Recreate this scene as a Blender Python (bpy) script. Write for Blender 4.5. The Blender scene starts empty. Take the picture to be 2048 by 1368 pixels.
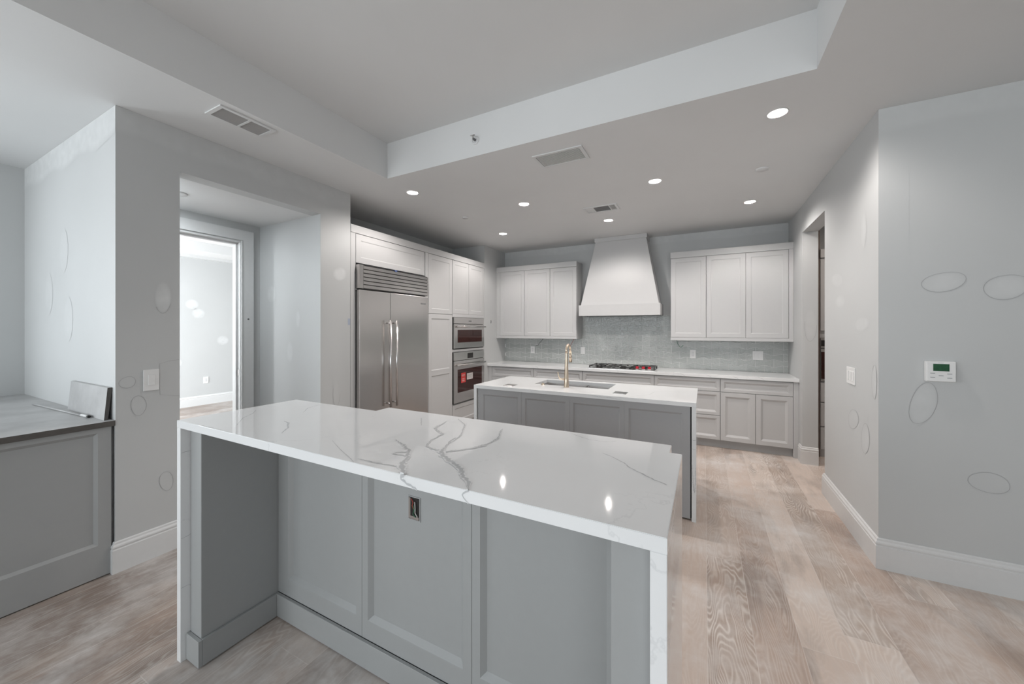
import bpy, bmesh, math, random
from mathutils import Vector, Matrix
random.seed(7)
S = bpy.context.scene
COL = S.collection
R = math.radians

# ------------------------------------------------------------------ camera
cam = bpy.data.cameras.new('camera'); camo = bpy.data.objects.new('camera', cam); COL.objects.link(camo)
camo.location = (0, 0, 1.4807); camo.rotation_euler = (R(90), 0, 0.4702)
cam.sensor_width = 36; cam.lens = 731.157 / 2048 * 36
cam.shift_x = -12.78 / 2048; cam.shift_y = -26.18 / 2048
cam.clip_start = 0.02
S.camera = camo
# ------------------------------------------------------------------ view, world, daylight
S.view_settings.view_transform = 'Standard'; S.view_settings.look = 'None'
S.view_settings.gamma = 1; S.view_settings.use_curve_mapping = False
S.view_settings.exposure = 0.03
S.cycles.caustics_reflective = False; S.cycles.caustics_refractive = False
w = bpy.data.worlds.new('world'); S.world = w; w.use_nodes = True
w.node_tree.nodes['Background'].inputs[0].default_value = (0.90, 0.96, 1.0, 1)
w.node_tree.nodes['Background'].inputs[1].default_value = 1.7

def area(name, loc, size, energy, color, direction, spread=180):
    l = bpy.data.lights.new(name, 'AREA'); l.shape = 'RECTANGLE'; l.size, l.size_y = size
    l.energy = energy; l.color = color; l.spread = R(spread)
    o = bpy.data.objects.new(name, l); COL.objects.link(o); o.location = loc
    o.rotation_euler = Vector(direction).to_track_quat('-Z', 'Y').to_euler()
    return o
DAY = (0.90, 0.96, 1.0)
area('daylight_window_left', (-3.1, -4.15, 1.45), (2.9, 2.3), 90, DAY, (0, 1, 0))
area('daylight_window_right', (1.6, -4.15, 1.45), (2.6, 2.3), 52, DAY, (0, 1, 0))
area('daylight_window_nook', (-5.20, -1.3, 1.75), (1.5, 1.3), 42, DAY, (1, 0, 0))
area('daylight_far_room', (-6.85, -0.95, 1.5), (2.7, 2.4), 520, (0.93, 0.97, 1.0), (-0.1, 1, 0))

# ------------------------------------------------------------------ room dimensions (metres)
ZC, ZT = 2.842, 3.158
XL, XR, YB = -3.19, 0.964, 5.749
YC0, YC1, YQ = 0.871, 2.526, 5.054
YO0, YO1, ZO = 1.177, 2.204, 2.553
YR0, YR1, YR2, ZO2, XRJ = 3.035, 4.168, 5.008, 2.543, 1.103
XN = -5.164
XD = -4.18
TX0, TX1, TY0, TY1 = -2.558, 0.526, -1.9, 2.414

# ------------------------------------------------------------------ materials
def newmat(name):
    m = bpy.data.materials.new(name); m.use_nodes = True
    return m, m.node_tree.nodes, m.node_tree.links, m.node_tree.nodes['Principled BSDF']

def simple(name, col, rough=0.5, metal=0.0, noise=0.03, nscale=30, bump=0.0, coat=0.0, stretch=None):
    m, N, L, P = newmat(name)
    tc = N.new('ShaderNodeTexCoord'); n = N.new('ShaderNodeTexNoise'); n.inputs['Scale'].default_value = nscale
    n.inputs['Detail'].default_value = 4
    if stretch:
        mp = N.new('ShaderNodeMapping'); mp.inputs['Scale'].default_value = stretch
        L.new(tc.outputs['Object'], mp.inputs[0]); L.new(mp.outputs[0], n.inputs['Vector'])
    else:
        L.new(tc.outputs['Object'], n.inputs['Vector'])
    mx = N.new('ShaderNodeMix'); mx.data_type = 'RGBA'
    mx.inputs[6].default_value = tuple(max(0, c * (1 - noise)) for c in col) + (1,)
    mx.inputs[7].default_value = tuple(min(1, c * (1 + noise)) for c in col) + (1,)
    L.new(n.outputs['Fac'], mx.inputs[0]); L.new(mx.outputs[2], P.inputs['Base Color'])
    P.inputs['Roughness'].default_value = rough; P.inputs['Metallic'].default_value = metal
    P.inputs['Coat Weight'].default_value = coat; P.inputs['Coat Roughness'].default_value = 0.08
    if bump:
        b = N.new('ShaderNodeBump'); b.inputs['Strength'].default_value = bump; b.inputs['Distance'].default_value = 0.002
        L.new(n.outputs['Fac'], b.inputs['Height']); L.new(b.outputs[0], P.inputs['Normal'])
    return m

def emit(name, col, strength):
    m, N, L, P = newmat(name)
    P.inputs['Base Color'].default_value = (0.8, 0.8, 0.8, 1)
    P.inputs['Emission Color'].default_value = col + (1,); P.inputs['Emission Strength'].default_value = strength
    return m

def wall_paint(name, col):
    """Unfinished wall paint: broad roller variation, plus spackle patches ('patch') and pencil marks ('pencil')."""
    m, N, L, P = newmat(name)
    tc = N.new('ShaderNodeTexCoord')
    n = N.new('ShaderNodeTexNoise'); n.inputs['Scale'].default_value = 1.6; n.inputs['Detail'].default_value = 3
    L.new(tc.outputs['Object'], n.inputs['Vector'])
    mx = N.new('ShaderNodeMix'); mx.data_type = 'RGBA'
    mx.inputs[6].default_value = tuple(c * 0.955 for c in col) + (1,); mx.inputs[7].default_value = tuple(c * 1.03 for c in col) + (1,)
    L.new(n.outputs['Fac'], mx.inputs[0])
    a = N.new('ShaderNodeAttribute'); a.attribute_name = 'patch'
    n2 = N.new('ShaderNodeTexNoise'); n2.inputs['Scale'].default_value = 14; L.new(tc.outputs['Object'], n2.inputs['Vector'])
    mul = N.new('ShaderNodeMath'); mul.operation = 'MULTIPLY'; L.new(a.outputs['Fac'], mul.inputs[0]); L.new(n2.outputs['Fac'], mul.inputs[1])
    m2 = N.new('ShaderNodeMath'); m2.operation = 'MULTIPLY'; m2.inputs[1].default_value = 1.5; m2.use_clamp = True; L.new(mul.outputs[0], m2.inputs[0])
    mx2 = N.new('ShaderNodeMix'); mx2.data_type = 'RGBA'; mx2.inputs[7].default_value = (0.67, 0.68, 0.68, 1)
    L.new(m2.outputs[0], mx2.inputs[0]); L.new(mx.outputs[2], mx2.inputs[6])
    p = N.new('ShaderNodeAttribute'); p.attribute_name = 'pencil'
    pm = N.new('ShaderNodeMath'); pm.operation = 'MULTIPLY'; pm.inputs[1].default_value = 0.5; L.new(p.outputs['Fac'], pm.inputs[0])
    mx3 = N.new('ShaderNodeMix'); mx3.data_type = 'RGBA'; mx3.inputs[7].default_value = (0.22, 0.22, 0.23, 1)
    L.new(pm.outputs[0], mx3.inputs[0]); L.new(mx2.outputs[2], mx3.inputs[6]); L.new(mx3.outputs[2], P.inputs['Base Color'])
    P.inputs['Roughness'].default_value = 0.55
    n3 = N.new('ShaderNodeTexNoise'); n3.inputs['Scale'].default_value = 160; L.new(tc.outputs['Object'], n3.inputs['Vector'])
    b = N.new('ShaderNodeBump'); b.inputs['Strength'].default_value = 0.12; b.inputs['Distance'].default_value = 0.001
    L.new(n3.outputs['Fac'], b.inputs['Height']); L.new(b.outputs[0], P.inputs['Normal'])
    return m

def M2(N, L, op, a, b=None, clamp=False):
    n = N.new('ShaderNodeMath'); n.operation = op; n.use_clamp = clamp
    for i, v in enumerate((a, b)):
        if v is None: continue
        if isinstance(v, (int, float)): n.inputs[i].default_value = v
        else: L.new(v, n.inputs[i])
    return n.outputs[0]

def mixc(N, L, fac, a, b):
    m = N.new('ShaderNodeMix'); m.data_type = 'RGBA'
    for i, v in ((0, fac), (6, a), (7, b)):
        if isinstance(v, tuple): m.inputs[i].default_value = v + (1,)
        elif isinstance(v, (int, float)): m.inputs[i].default_value = v
        else: L.new(v, m.inputs[i])
    return m.outputs[2]

def quartz(name):
    m, N, L, P = newmat(name)
    tc = N.new('ShaderNodeTexCoord')
    n = N.new('ShaderNodeTexNoise'); n.inputs['Scale'].default_value = 4; n.inputs['Detail'].default_value = 5
    L.new(tc.outputs['Object'], n.inputs['Vector'])
    base = mixc(N, L, n.outputs['Fac'], (0.74, 0.75, 0.755), (0.80, 0.805, 0.81))
    # faint hairline veins running through the stone
    dn = N.new('ShaderNodeTexNoise'); dn.inputs['Scale'].default_value = 2.2; dn.inputs['Detail'].default_value = 6; dn.inputs['Roughness'].default_value = 0.62
    L.new(tc.outputs['Object'], dn.inputs['Vector'])
    mul = N.new('ShaderNodeVectorMath'); mul.operation = 'MULTIPLY_ADD'; mul.inputs[1].default_value = (0.55, 0.55, 0.55)
    L.new(dn.outputs['Color'], mul.inputs[0]); L.new(tc.outputs['Object'], mul.inputs[2])
    v = N.new('ShaderNodeTexVoronoi'); v.feature = 'DISTANCE_TO_EDGE'; v.inputs['Scale'].default_value = 1.7
    L.new(mul.outputs[0], v.inputs['Vector'])
    line = M2(N, L, 'SUBTRACT', 1.0, M2(N, L, 'DIVIDE', v.outputs['Distance'], 0.008), True)
    gate = N.new('ShaderNodeTexNoise'); gate.inputs['Scale'].default_value = 1.9; L.new(tc.outputs['Object'], gate.inputs['Vector'])
    g = M2(N, L, 'MULTIPLY', M2(N, L, 'SUBTRACT', gate.outputs['Fac'], 0.50), 5.0, True)
    f = M2(N, L, 'MULTIPLY', M2(N, L, 'MULTIPLY', line, g), 0.42)
    c1 = mixc(N, L, f, base, (0.40, 0.41, 0.42))
    a = N.new('ShaderNodeAttribute'); a.attribute_name = 'vein'
    n4 = N.new('ShaderNodeTexNoise'); n4.inputs['Scale'].default_value = 90; n4.inputs['Detail'].default_value = 3
    L.new(tc.outputs['Object'], n4.inputs['Vector'])
    t = M2(N, L, 'ADD', a.outputs['Fac'], M2(N, L, 'MULTIPLY', M2(N, L, 'SUBTRACT', n4.outputs['Fac'], 0.5), 0.8))
    fv = M2(N, L, 'MULTIPLY', M2(N, L, 'SUBTRACT', t, 0.25), 3.0, True)
    fv2 = M2(N, L, 'MULTIPLY', fv, 0.85)
    c2 = mixc(N, L, fv2, c1, (0.43, 0.44, 0.45))
    L.new(c2, P.inputs['Base Color'])
    P.inputs['Roughness'].default_value = 0.045; P.inputs['Specular IOR Level'].default_value = 0.42
    return m

def floor_mat():
    m, N, L, P = newmat('oak_floor')
    tc = N.new('ShaderNodeTexCoord'); sep = N.new('ShaderNodeSeparateXYZ'); L.new(tc.outputs['Object'], sep.inputs[0])
    x, y = sep.outputs[0], sep.outputs[1]
    Wd, Ln = 0.1965, 1.9
    px = M2(N, L, 'DIVIDE', M2(N, L, 'SUBTRACT', x, 0.014), Wd)
    row = M2(N, L, 'FLOOR', px); fx = M2(N, L, 'FRACT', px)
    wn = N.new('ShaderNodeTexWhiteNoise'); wn.noise_dimensions = '1D'; L.new(row, wn.inputs['W'])
    py = M2(N, L, 'ADD', M2(N, L, 'DIVIDE', y, Ln), wn.outputs['Value'])
    col_i = M2(N, L, 'FLOOR', py); fy = M2(N, L, 'FRACT', py)
    pid = M2(N, L, 'ADD', M2(N, L, 'MULTIPLY', row, 17.31), M2(N, L, 'MULTIPLY', col_i, 5.77))
    wn2 = N.new('ShaderNodeTexWhiteNoise'); wn2.noise_dimensions = '1D'; L.new(pid, wn2.inputs['W'])
    sc = N.new('ShaderNodeSeparateColor'); L.new(wn2.outputs['Color'], sc.inputs[0])
    r1, r2, r3 = sc.outputs[0], sc.outputs[1], sc.outputs[2]
    # grain coordinates, shifted per plank
    cx = N.new('ShaderNodeCombineXYZ')
    L.new(M2(N, L, 'ADD', x, M2(N, L, 'MULTIPLY', r1, 13.0)), cx.inputs[0])
    L.new(M2(N, L, 'ADD', M2(N, L, 'MULTIPLY', y, 0.20), M2(N, L, 'MULTIPLY', r2, 9.0)), cx.inputs[1])
    g = N.new('ShaderNodeTexNoise'); g.inputs['Scale'].default_value = 4.2; g.inputs['Detail'].default_value = 2.5; g.inputs['Roughness'].default_value = 0.5
    L.new(cx.outputs[0], g.inputs['Vector'])
    rings = M2(N, L, 'SINE', M2(N, L, 'ADD', M2(N, L, 'MULTIPLY', g.outputs['Fac'], 290.0), M2(N, L, 'MULTIPLY', x, 90.0)))
    rl = M2(N, L, 'POWER', M2(N, L, 'ADD', M2(N, L, 'MULTIPLY', rings, 0.5), 0.5), 2.2)
    gm = N.new('ShaderNodeTexNoise'); gm.inputs['Scale'].default_value = 2.3; gm.inputs['Detail'].default_value = 3
    L.new(tc.outputs['Object'], gm.inputs['Vector'])
    amount = M2(N, L, 'MULTIPLY', M2(N, L, 'ADD', M2(N, L, 'MULTIPLY', M2(N, L, 'SUBTRACT', r3, 0.15), 0.8, True), 0.16), M2(N, L, 'MULTIPLY', M2(N, L, 'SUBTRACT', gm.outputs['Fac'], 0.28), 2.6, True))
    fine = N.new('ShaderNodeTexNoise'); fine.inputs['Scale'].default_value = 60; fine.inputs['Detail'].default_value = 4
    mp = N.new('ShaderNodeMapping'); mp.inputs['Scale'].default_value = (1, 0.08, 1); L.new(tc.outputs['Object'], mp.inputs[0]); L.new(mp.outputs[0], fine.inputs['Vector'])
    base = mixc(N, L, r1, (0.39, 0.305, 0.25), (0.66, 0.565, 0.50))
    base = mixc(N, L, M2(N, L, 'MULTIPLY', r2, 0.35), base, (0.40, 0.27, 0.21))
    mott = N.new('ShaderNodeTexNoise'); mott.inputs['Scale'].default_value = 5; mott.inputs['Detail'].default_value = 5
    L.new(cx.outputs[0], mott.inputs['Vector'])
    dk = M2(N, L, 'MULTIPLY', M2(N, L, 'SUBTRACT', mott.outputs['Fac'], 0.56), 6.0, True)
    base = mixc(N, L, M2(N, L, 'MULTIPLY', dk, 0.72), base, (0.21, 0.175, 0.155))
    base = mixc(N, L, M2(N, L, 'MULTIPLY', M2(N, L, 'SUBTRACT', fine.outputs['Fac'], 0.45), 1.6, True), base, (0.53, 0.47, 0.43))
    base = mixc(N, L, M2(N, L, 'MULTIPLY', rl, amount), base, (0.80, 0.75, 0.70))
    # worn, dirty patches with their own outlines, and shade painted in on the bar side
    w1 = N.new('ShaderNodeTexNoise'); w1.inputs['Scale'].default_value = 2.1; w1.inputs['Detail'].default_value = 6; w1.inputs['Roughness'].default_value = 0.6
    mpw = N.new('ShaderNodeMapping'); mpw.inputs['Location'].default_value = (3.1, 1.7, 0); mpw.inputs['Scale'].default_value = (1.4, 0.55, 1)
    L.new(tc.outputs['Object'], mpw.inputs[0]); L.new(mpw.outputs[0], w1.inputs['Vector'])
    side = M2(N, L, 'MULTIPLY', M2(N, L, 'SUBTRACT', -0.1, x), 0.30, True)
    wear_shade = M2(N, L, 'MULTIPLY', M2(N, L, 'ADD', M2(N, L, 'SUBTRACT', w1.outputs['Fac'], 0.52), M2(N, L, 'MULTIPLY', side, 0.34)), 4.0, True)
    base = mixc(N, L, M2(N, L, 'MULTIPLY', wear_shade, 0.62), base, (0.135, 0.11, 0.098))
    # white plaster dust left by the builders
    d1 = N.new('ShaderNodeTexNoise'); d1.inputs['Scale'].default_value = 1.7; d1.inputs['Detail'].default_value = 7; d1.inputs['Roughness'].default_value = 0.66
    L.new(tc.outputs['Object'], d1.inputs['Vector'])
    dm = M2(N, L, 'MULTIPLY', M2(N, L, 'SUBTRACT', d1.outputs['Fac'], 0.46), 4.2, True)
    d2 = N.new('ShaderNodeTexNoise'); d2.inputs['Scale'].default_value = 26; d2.inputs['Detail'].default_value = 5
    mp2 = N.new('ShaderNodeMapping'); mp2.inputs['Rotation'].default_value = (0, 0, 0.7); mp2.inputs['Scale'].default_value = (1, 0.25, 1)
    L.new(tc.outputs['Object'], mp2.inputs[0]); L.new(mp2.outputs[0], d2.inputs['Vector'])
    dust = M2(N, L, 'MULTIPLY', M2(N, L, 'MULTIPLY', dm, M2(N, L, 'ADD', d2.outputs['Fac'], 0.15)), 1.0, True)
    base = mixc(N, L, dust, base, (0.72, 0.71, 0.70))
    # joints
    ex = M2(N, L, 'MINIMUM', fx, M2(N, L, 'SUBTRACT', 1.0, fx))
    ey = M2(N, L, 'MINIMUM', fy, M2(N, L, 'SUBTRACT', 1.0, fy))
    jx = M2(N, L, 'LESS_THAN', ex, 0.0075); jy = M2(N, L, 'LESS_THAN', ey, 0.0008)
    j = M2(N, L, 'MAXIMUM', jx, jy)
    jc = mixc(N, L, d2.outputs['Fac'], (0.38, 0.33, 0.29), (0.85, 0.80, 0.76))
    base = mixc(N, L, M2(N, L, 'MULTIPLY', j, 0.7), base, jc)
    L.new(base, P.inputs['Base Color'])
    L.new(M2(N, L, 'ADD', M2(N, L, 'MULTIPLY', dust, 0.3), 0.40), P.inputs['Roughness'])
    b = N.new('ShaderNodeBump'); b.inputs['Strength'].default_value = 0.25; b.inputs['Distance'].default_value = 0.001
    L.new(M2(N, L, 'SUBTRACT', fine.outputs['Fac'], j), b.inputs['Height']); L.new(b.outputs[0], P.inputs['Normal'])
    return m

def tile_mat():
    m, N, L, P = newmat('glazed_tile')
    tc = N.new('ShaderNodeTexCoord')
    n = N.new('ShaderNodeTexNoise'); n.inputs['Scale'].default_value = 34; n.inputs['Detail'].default_value = 2.5
    L.new(tc.outputs['Object'], n.inputs['Vector'])
    g = N.new('ShaderNodeNewGeometry')
    c = mixc(N, L, g.outputs['Random Per Island'], (0.39, 0.41, 0.40), (0.46, 0.48, 0.468))
    L.new(c, P.inputs['Base Color']); P.inputs['Roughness'].default_value = 0.07
    b = N.new('ShaderNodeBump'); b.inputs['Strength'].default_value = 1.0; b.inputs['Distance'].default_value = 0.007
    L.new(n.outputs['Fac'], b.inputs['Height']); L.new(b.outputs[0], P.inputs['Normal'])
    return m

def slate_mat():
    m, N, L, P = newmat('grey_slate')
    tc = N.new('ShaderNodeTexCoord')
    n = N.new('ShaderNodeTexNoise'); n.inputs['Scale'].default_value = 3.5; n.inputs['Detail'].default_value = 8; n.inputs['Roughness'].default_value = 0.6
    L.new(tc.outputs['Object'], n.inputs['Vector'])
    c = mixc(N, L, M2(N, L, 'MULTIPLY', M2(N, L, 'SUBTRACT', n.outputs['Fac'], 0.35), 3.0, True), (0.36, 0.36, 0.36), (0.52, 0.52, 0.52))
    L.new(c, P.inputs['Base Color']); P.inputs['Roughness'].default_value = 0.42
    return m

WALL = wall_paint('wall_paint', (0.53, 0.54, 0.54))
CEIL = wall_paint('ceiling_paint', (0.70, 0.705, 0.705))
TRIM = simple('trim_white', (0.66, 0.665, 0.665), 0.35)
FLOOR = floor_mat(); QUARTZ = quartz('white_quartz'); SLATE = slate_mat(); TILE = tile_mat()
SLATE_EDGE = simple('raw_stone_edge', (0.085, 0.078, 0.072), 0.7, noise=0.3)
GREY = simple('grey_lacquer', (0.33, 0.338, 0.338), 0.42, noise=0.02)
GREY_LIFT = simple('lifted_grey_lacquer', (0.36, 0.36, 0.365), 0.42, noise=0.02)  # same grey paint, light put into the colour for the dim island back
WHITE = simple('white_lacquer', (0.53, 0.53, 0.53), 0.5, noise=0.01)
GAP = simple('dark_gap', (0.03, 0.03, 0.03), 0.8)
SHADE = simple('toe_kick_grey', (0.42, 0.42, 0.42), 0.5)
STEEL = simple('brushed_steel', (0.62, 0.60, 0.585), 0.24, 1.0, noise=0.06, nscale=8, stretch=(1, 1, 60))
STEEL2 = simple('polished_steel', (0.72, 0.70, 0.69), 0.16, 1.0)
DARKGLASS = simple('oven_glass', (0.035, 0.008, 0.006), 0.06, noise=0.4, nscale=4)
BLACK = simple('black_enamel', (0.015, 0.013, 0.012), 0.35)
RED = simple('red_plastic', (0.50, 0.012, 0.03), 0.3)
REDTAG = simple('red_tag', (0.60, 0.05, 0.045), 0.5)
PAPER = simple('white_paper', (0.62, 0.58, 0.56), 0.6)
BRONZE = simple('champagne_bronze', (0.74, 0.62, 0.49), 0.26, 1.0)
BLUE = simple('blue_tape', (0.06, 0.10, 0.25), 0.6)
PALEBLUE = simple('pale_blue_tape', (0.38, 0.42, 0.50), 0.6)
PLASTIC = simple('white_plastic', (0.76, 0.76, 0.755), 0.35)
PLAST_D = simple('grey_print', (0.28, 0.30, 0.30), 0.5)
LCD = simple('green_screen', (0.02, 0.085, 0.04), 0.2, noise=0.5, nscale=60)
GROUT = simple('grout', (0.66, 0.67, 0.66), 0.8)
COPPER = simple('wire_red', (0.35, 0.05, 0.03), 0.5)
GREENW = simple('wire_green', (0.03, 0.14, 0.07), 0.5)
WHITEW = simple('wire_white', (0.65, 0.65, 0.62), 0.5)
BROWN = simple('bare_wood', (0.16, 0.12, 0.10), 0.6, noise=0.2)
GRILLE_D = simple('vent_shadow_grey', (0.14, 0.14, 0.145), 0.6)
LENS = emit('lamp_lens', (1.0, 0.93, 0.88), 9)
REFL = simple('lamp_reflector', (0.9, 0.88, 0.86), 0.25)

# ------------------------------------------------------------------ mesh helpers
def BM(): return bmesh.new()
def box(bm, x0, x1, y0, y1, z0, z1, mi=0):
    x0, x1 = min(x0, x1), max(x0, x1); y0, y1 = min(y0, y1), max(y0, y1); z0, z1 = min(z0, z1), max(z0, z1)
    v = [bm.verts.new(p) for p in ((x0,y0,z0),(x1,y0,z0),(x1,y1,z0),(x0,y1,z0),(x0,y0,z1),(x1,y0,z1),(x1,y1,z1),(x0,y1,z1))]
    fs = []
    for q in ((0,3,2,1),(4,5,6,7),(0,1,5,4),(1,2,6,5),(2,3,7,6),(3,0,4,7)):
        f = bm.faces.new([v[i] for i in q]); f.material_index = mi; fs.append(f)
    return fs
def bbox(x0, x1, y0, y1, z0, z1, bev=0.002, seg=1):
    bm = BM(); box(bm, x0, x1, y0, y1, z0, z1)
    if bev: bmesh.ops.bevel(bm, geom=bm.edges[:], offset=bev, segments=seg, affect='EDGES', profile=0.5)
    return bm
def cyl(bm, p0, p1, r0, r1=None, n=16, cap=True, mi=0, smooth=True):
    p0, p1 = Vector(p0), Vector(p1); r1 = r0 if r1 is None else r1
    d = (p1 - p0).normalized(); a = d.orthogonal().normalized(); b = d.cross(a)
    A = [bm.verts.new(p0 + r0*(a*math.cos(2*math.pi*i/n) + b*math.sin(2*math.pi*i/n))) for i in range(n)]
    B = [bm.verts.new(p1 + r1*(a*math.cos(2*math.pi*i/n) + b*math.sin(2*math.pi*i/n))) for i in range(n)]
    for i in range(n):
        f = bm.faces.new((A[i], A[(i+1)%n], B[(i+1)%n], B[i])); f.smooth = smooth; f.material_index = mi
    if cap:
        bm.faces.new(A[::-1]).material_index = mi; bm.faces.new(B).material_index = mi
def tube(bm, pts, r, n=10, mi=0):
    pts = [Vector(p) for p in pts]; rs = r if isinstance(r, (list, tuple)) else [r]*len(pts)
    rings = []; a = None
    for i, p in enumerate(pts):
        t = (pts[min(i+1, len(pts)-1)] - pts[max(i-1, 0)]).normalized()
        a = t.orthogonal().normalized() if a is None else (a - t*a.dot(t)).normalized()
        b = t.cross(a)
        rings.append([bm.verts.new(p + rs[i]*(a*math.cos(2*math.pi*k/n) + b*math.sin(2*math.pi*k/n))) for k in range(n)])
    for A, B in zip(rings, rings[1:]):
        for k in range(n):
            f = bm.faces.new((A[k], A[(k+1)%n], B[(k+1)%n], B[k])); f.smooth = True; f.material_index = mi
    bm.faces.new(rings[0][::-1]).material_index = mi; bm.faces.new(rings[-1]).material_index = mi
def lathe(bm, prof, c, n=32, mi=0, axis='Z'):
    rings = []
    for r, z in prof:
        if r < 1e-6: rings.append([bm.verts.new((c[0], c[1], c[2]+z))]); continue
        rings.append([bm.verts.new((c[0]+r*math.cos(2*math.pi*k/n), c[1]+r*math.sin(2*math.pi*k/n), c[2]+z)) for k in range(n)])
    for A, B in zip(rings, rings[1:]):
        for k in range(n):
            if len(A) == 1 and len(B) == 1: continue
            if len(A) == 1: f = bm.faces.new((A[0], B[(k+1)%n], B[k]))
            elif len(B) == 1: f = bm.faces.new((A[k], A[(k+1)%n], B[0]))
            else: f = bm.faces.new((A[k], A[(k+1)%n], B[(k+1)%n], B[k]))
            f.smooth = True; f.material_index = mi
def frame_map(face):
    """face 'S': looks toward -Y, u = +X.  face 'E': looks toward +X, u = +Y."""
    if face == 'S': return lambda u, v, n, p: Vector((u, p - n, v))
    return lambda u, v, n, p: Vector((p + n, u, v))
def shaker(u0, u1, v0, v1, plane, face, rail=0.062, t=0.020, depth=0.010, cham=0.010, rails=None, mid=None):
    """Framed door: flat frame t thick standing on 'plane', recessed field behind a chamfer. mid = list of (v low, v high) cross rails."""
    bm = BM(); f = frame_map(face); rl, rr, rb, rt = rails if rails else (rail,)*4
    g = lambda u, v, n: bm.verts.new(f(u, v, n, plane))
    def q(*v): bm.faces.new(v)
    e = 0.0015
    outer_b = [g(u0, v0, 0), g(u1, v0, 0), g(u1, v1, 0), g(u0, v1, 0)]
    outer_m = [g(u0, v0, t-e), g(u1, v0, t-e), g(u1, v1, t-e), g(u0, v1, t-e)]
    outer = [g(u0+e, v0+e, t), g(u1-e, v0+e, t), g(u1-e, v1-e, t), g(u0+e, v1-e, t)]
    for A, B in ((outer_b, outer_m), (outer_m, outer)):
        for i in range(4): q(A[i], A[(i+1) % 4], B[(i+1) % 4], B[i])
    q(*outer_b[::-1])
    fields = []; lo = v0 + rb
    for a, b in (mid or []): fields.append((lo, a)); lo = b
    fields.append((lo, v1 - rt))
    fr = []
    for a, b in fields:
        A = [g(u0+rl, a, t), g(u1-rr, a, t), g(u1-rr, b, t), g(u0+rl, b, t)]
        B = [g(u0+rl+cham, a+cham, t-depth), g(u1-rr-cham, a+cham, t-depth), g(u1-rr-cham, b-cham, t-depth), g(u0+rl+cham, b-cham, t-depth)]
        for i in range(4): q(A[i], A[(i+1) % 4], B[(i+1) % 4], B[i])
        q(*B); fr.append(A)
    q(outer[0], outer[1], fr[0][1], fr[0][0])
    q(fr[-1][3], fr[-1][2], outer[2], outer[3])
    for A, B in zip(fr, fr[1:]): q(A[3], A[2], B[1], B[0])
    lv = [outer[0]] + [x for A in fr for x in (A[0], A[3])] + [outer[3]]
    rv = [outer[1]] + [x for A in fr for x in (A[1], A[2])] + [outer[2]]
    bm.faces.new(lv); bm.faces.new(rv[::-1])
    bmesh.ops.recalc_face_normals(bm, faces=bm.faces[:])
    return bm

def obj(name, bm, mats, parent=None, recalc=True):
    if recalc: bmesh.ops.recalc_face_normals(bm, faces=bm.faces[:])
    if parent is not None:
        root = parent
        while root.parent: root = root.parent
        bmesh.ops.translate(bm, vec=-Vector(root.location), verts=bm.verts[:])
    me = bpy.data.meshes.new(name); bm.to_mesh(me); bm.free()
    for m in (mats if isinstance(mats, (list, tuple)) else [mats]): me.materials.append(m)
    o = bpy.data.objects.new(name, me); COL.objects.link(o)
    if parent is not None: o.parent = parent
    return o
def tag(o, label, cat, group=None):
    o['label'] = label; o['category'] = cat
    if group: o['group'] = group
    return o
def thing(name, loc, label, cat, group=None):
    o = bpy.data.objects.new(name, None); COL.objects.link(o); o.location = loc; o.empty_display_size = 0.1
    return tag(o, label, cat, group)
def struct(name, bm, mats):
    o = obj(name, bm, mats, recalc=False); o['kind'] = 'structure'; return o
def one(name, bm, mats, label, cat, group=None):
    """a thing that is one mesh, its origin moved to its base"""
    bmesh.ops.recalc_face_normals(bm, faces=bm.faces[:])
    xs = [v.co.x for v in bm.verts]; ys = [v.co.y for v in bm.verts]; zs = [v.co.z for v in bm.verts]
    c = Vector(((min(xs)+max(xs))/2, (min(ys)+max(ys))/2, min(zs)))
    bmesh.ops.translate(bm, vec=-c, verts=bm.verts[:])
    o = obj(name, bm, mats, recalc=False); o.location = c
    return tag(o, label, cat, group)
def copy_tree(o, parent=None):
    c = o.copy(); COL.objects.link(c); c.parent = parent
    for ch in [k for k in o.children]: copy_tree(ch, c)
    return c

# ------------------------------------------------------------------ room shell
def layers(bm):
    return bm.verts.layers.float.new('patch'), bm.verts.layers.float.new('pencil')
def marks(bm, lay, centre, e1, e2, normal, patch=0.8, pencil=True, off=0.0008, arc=(0, 1)):
    """soft-edged spackle oval with a wobbly pencil line around it, lying on the wall"""
    lp, lq = lay; c = Vector(centre); e1, e2, nn = Vector(e1), Vector(e2), Vector(normal); n = 28
    if patch:
        ce = bm.verts.new(c + nn*off); ce[lp] = patch
        rings = [[ce]]
        for rad, val in ((0.55, patch*0.9), (0.8, patch*0.6), (1.0, 0.0)):
            rg = []
            for k in range(n):
                t = 2*math.pi*k/n; v = bm.verts.new(c + (e1*math.cos(t) + e2*math.sin(t))*rad + nn*off); v[lp] = val; rg.append(v)
            rings.append(rg)
        for k in range(n): bm.faces.new((ce, rings[1][k], rings[1][(k+1) % n]))
        for A, B in zip(rings[1:], rings[2:]):
            for k in range(n): bm.faces.new((A[k], B[k], B[(k+1) % n], A[(k+1) % n]))
    if pencil:
        line = []
        for k in range(int(arc[0]*n), int(arc[1]*n)+1):
            t = 2*math.pi*k/n; wob = 1 + 0.03*math.sin(3*t+c.z*9)
            line.append(c + (e1*math.cos(t) + e2*math.sin(t))*wob)
        pencil_line(bm, lay, line, nn, off*1.6)
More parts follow.
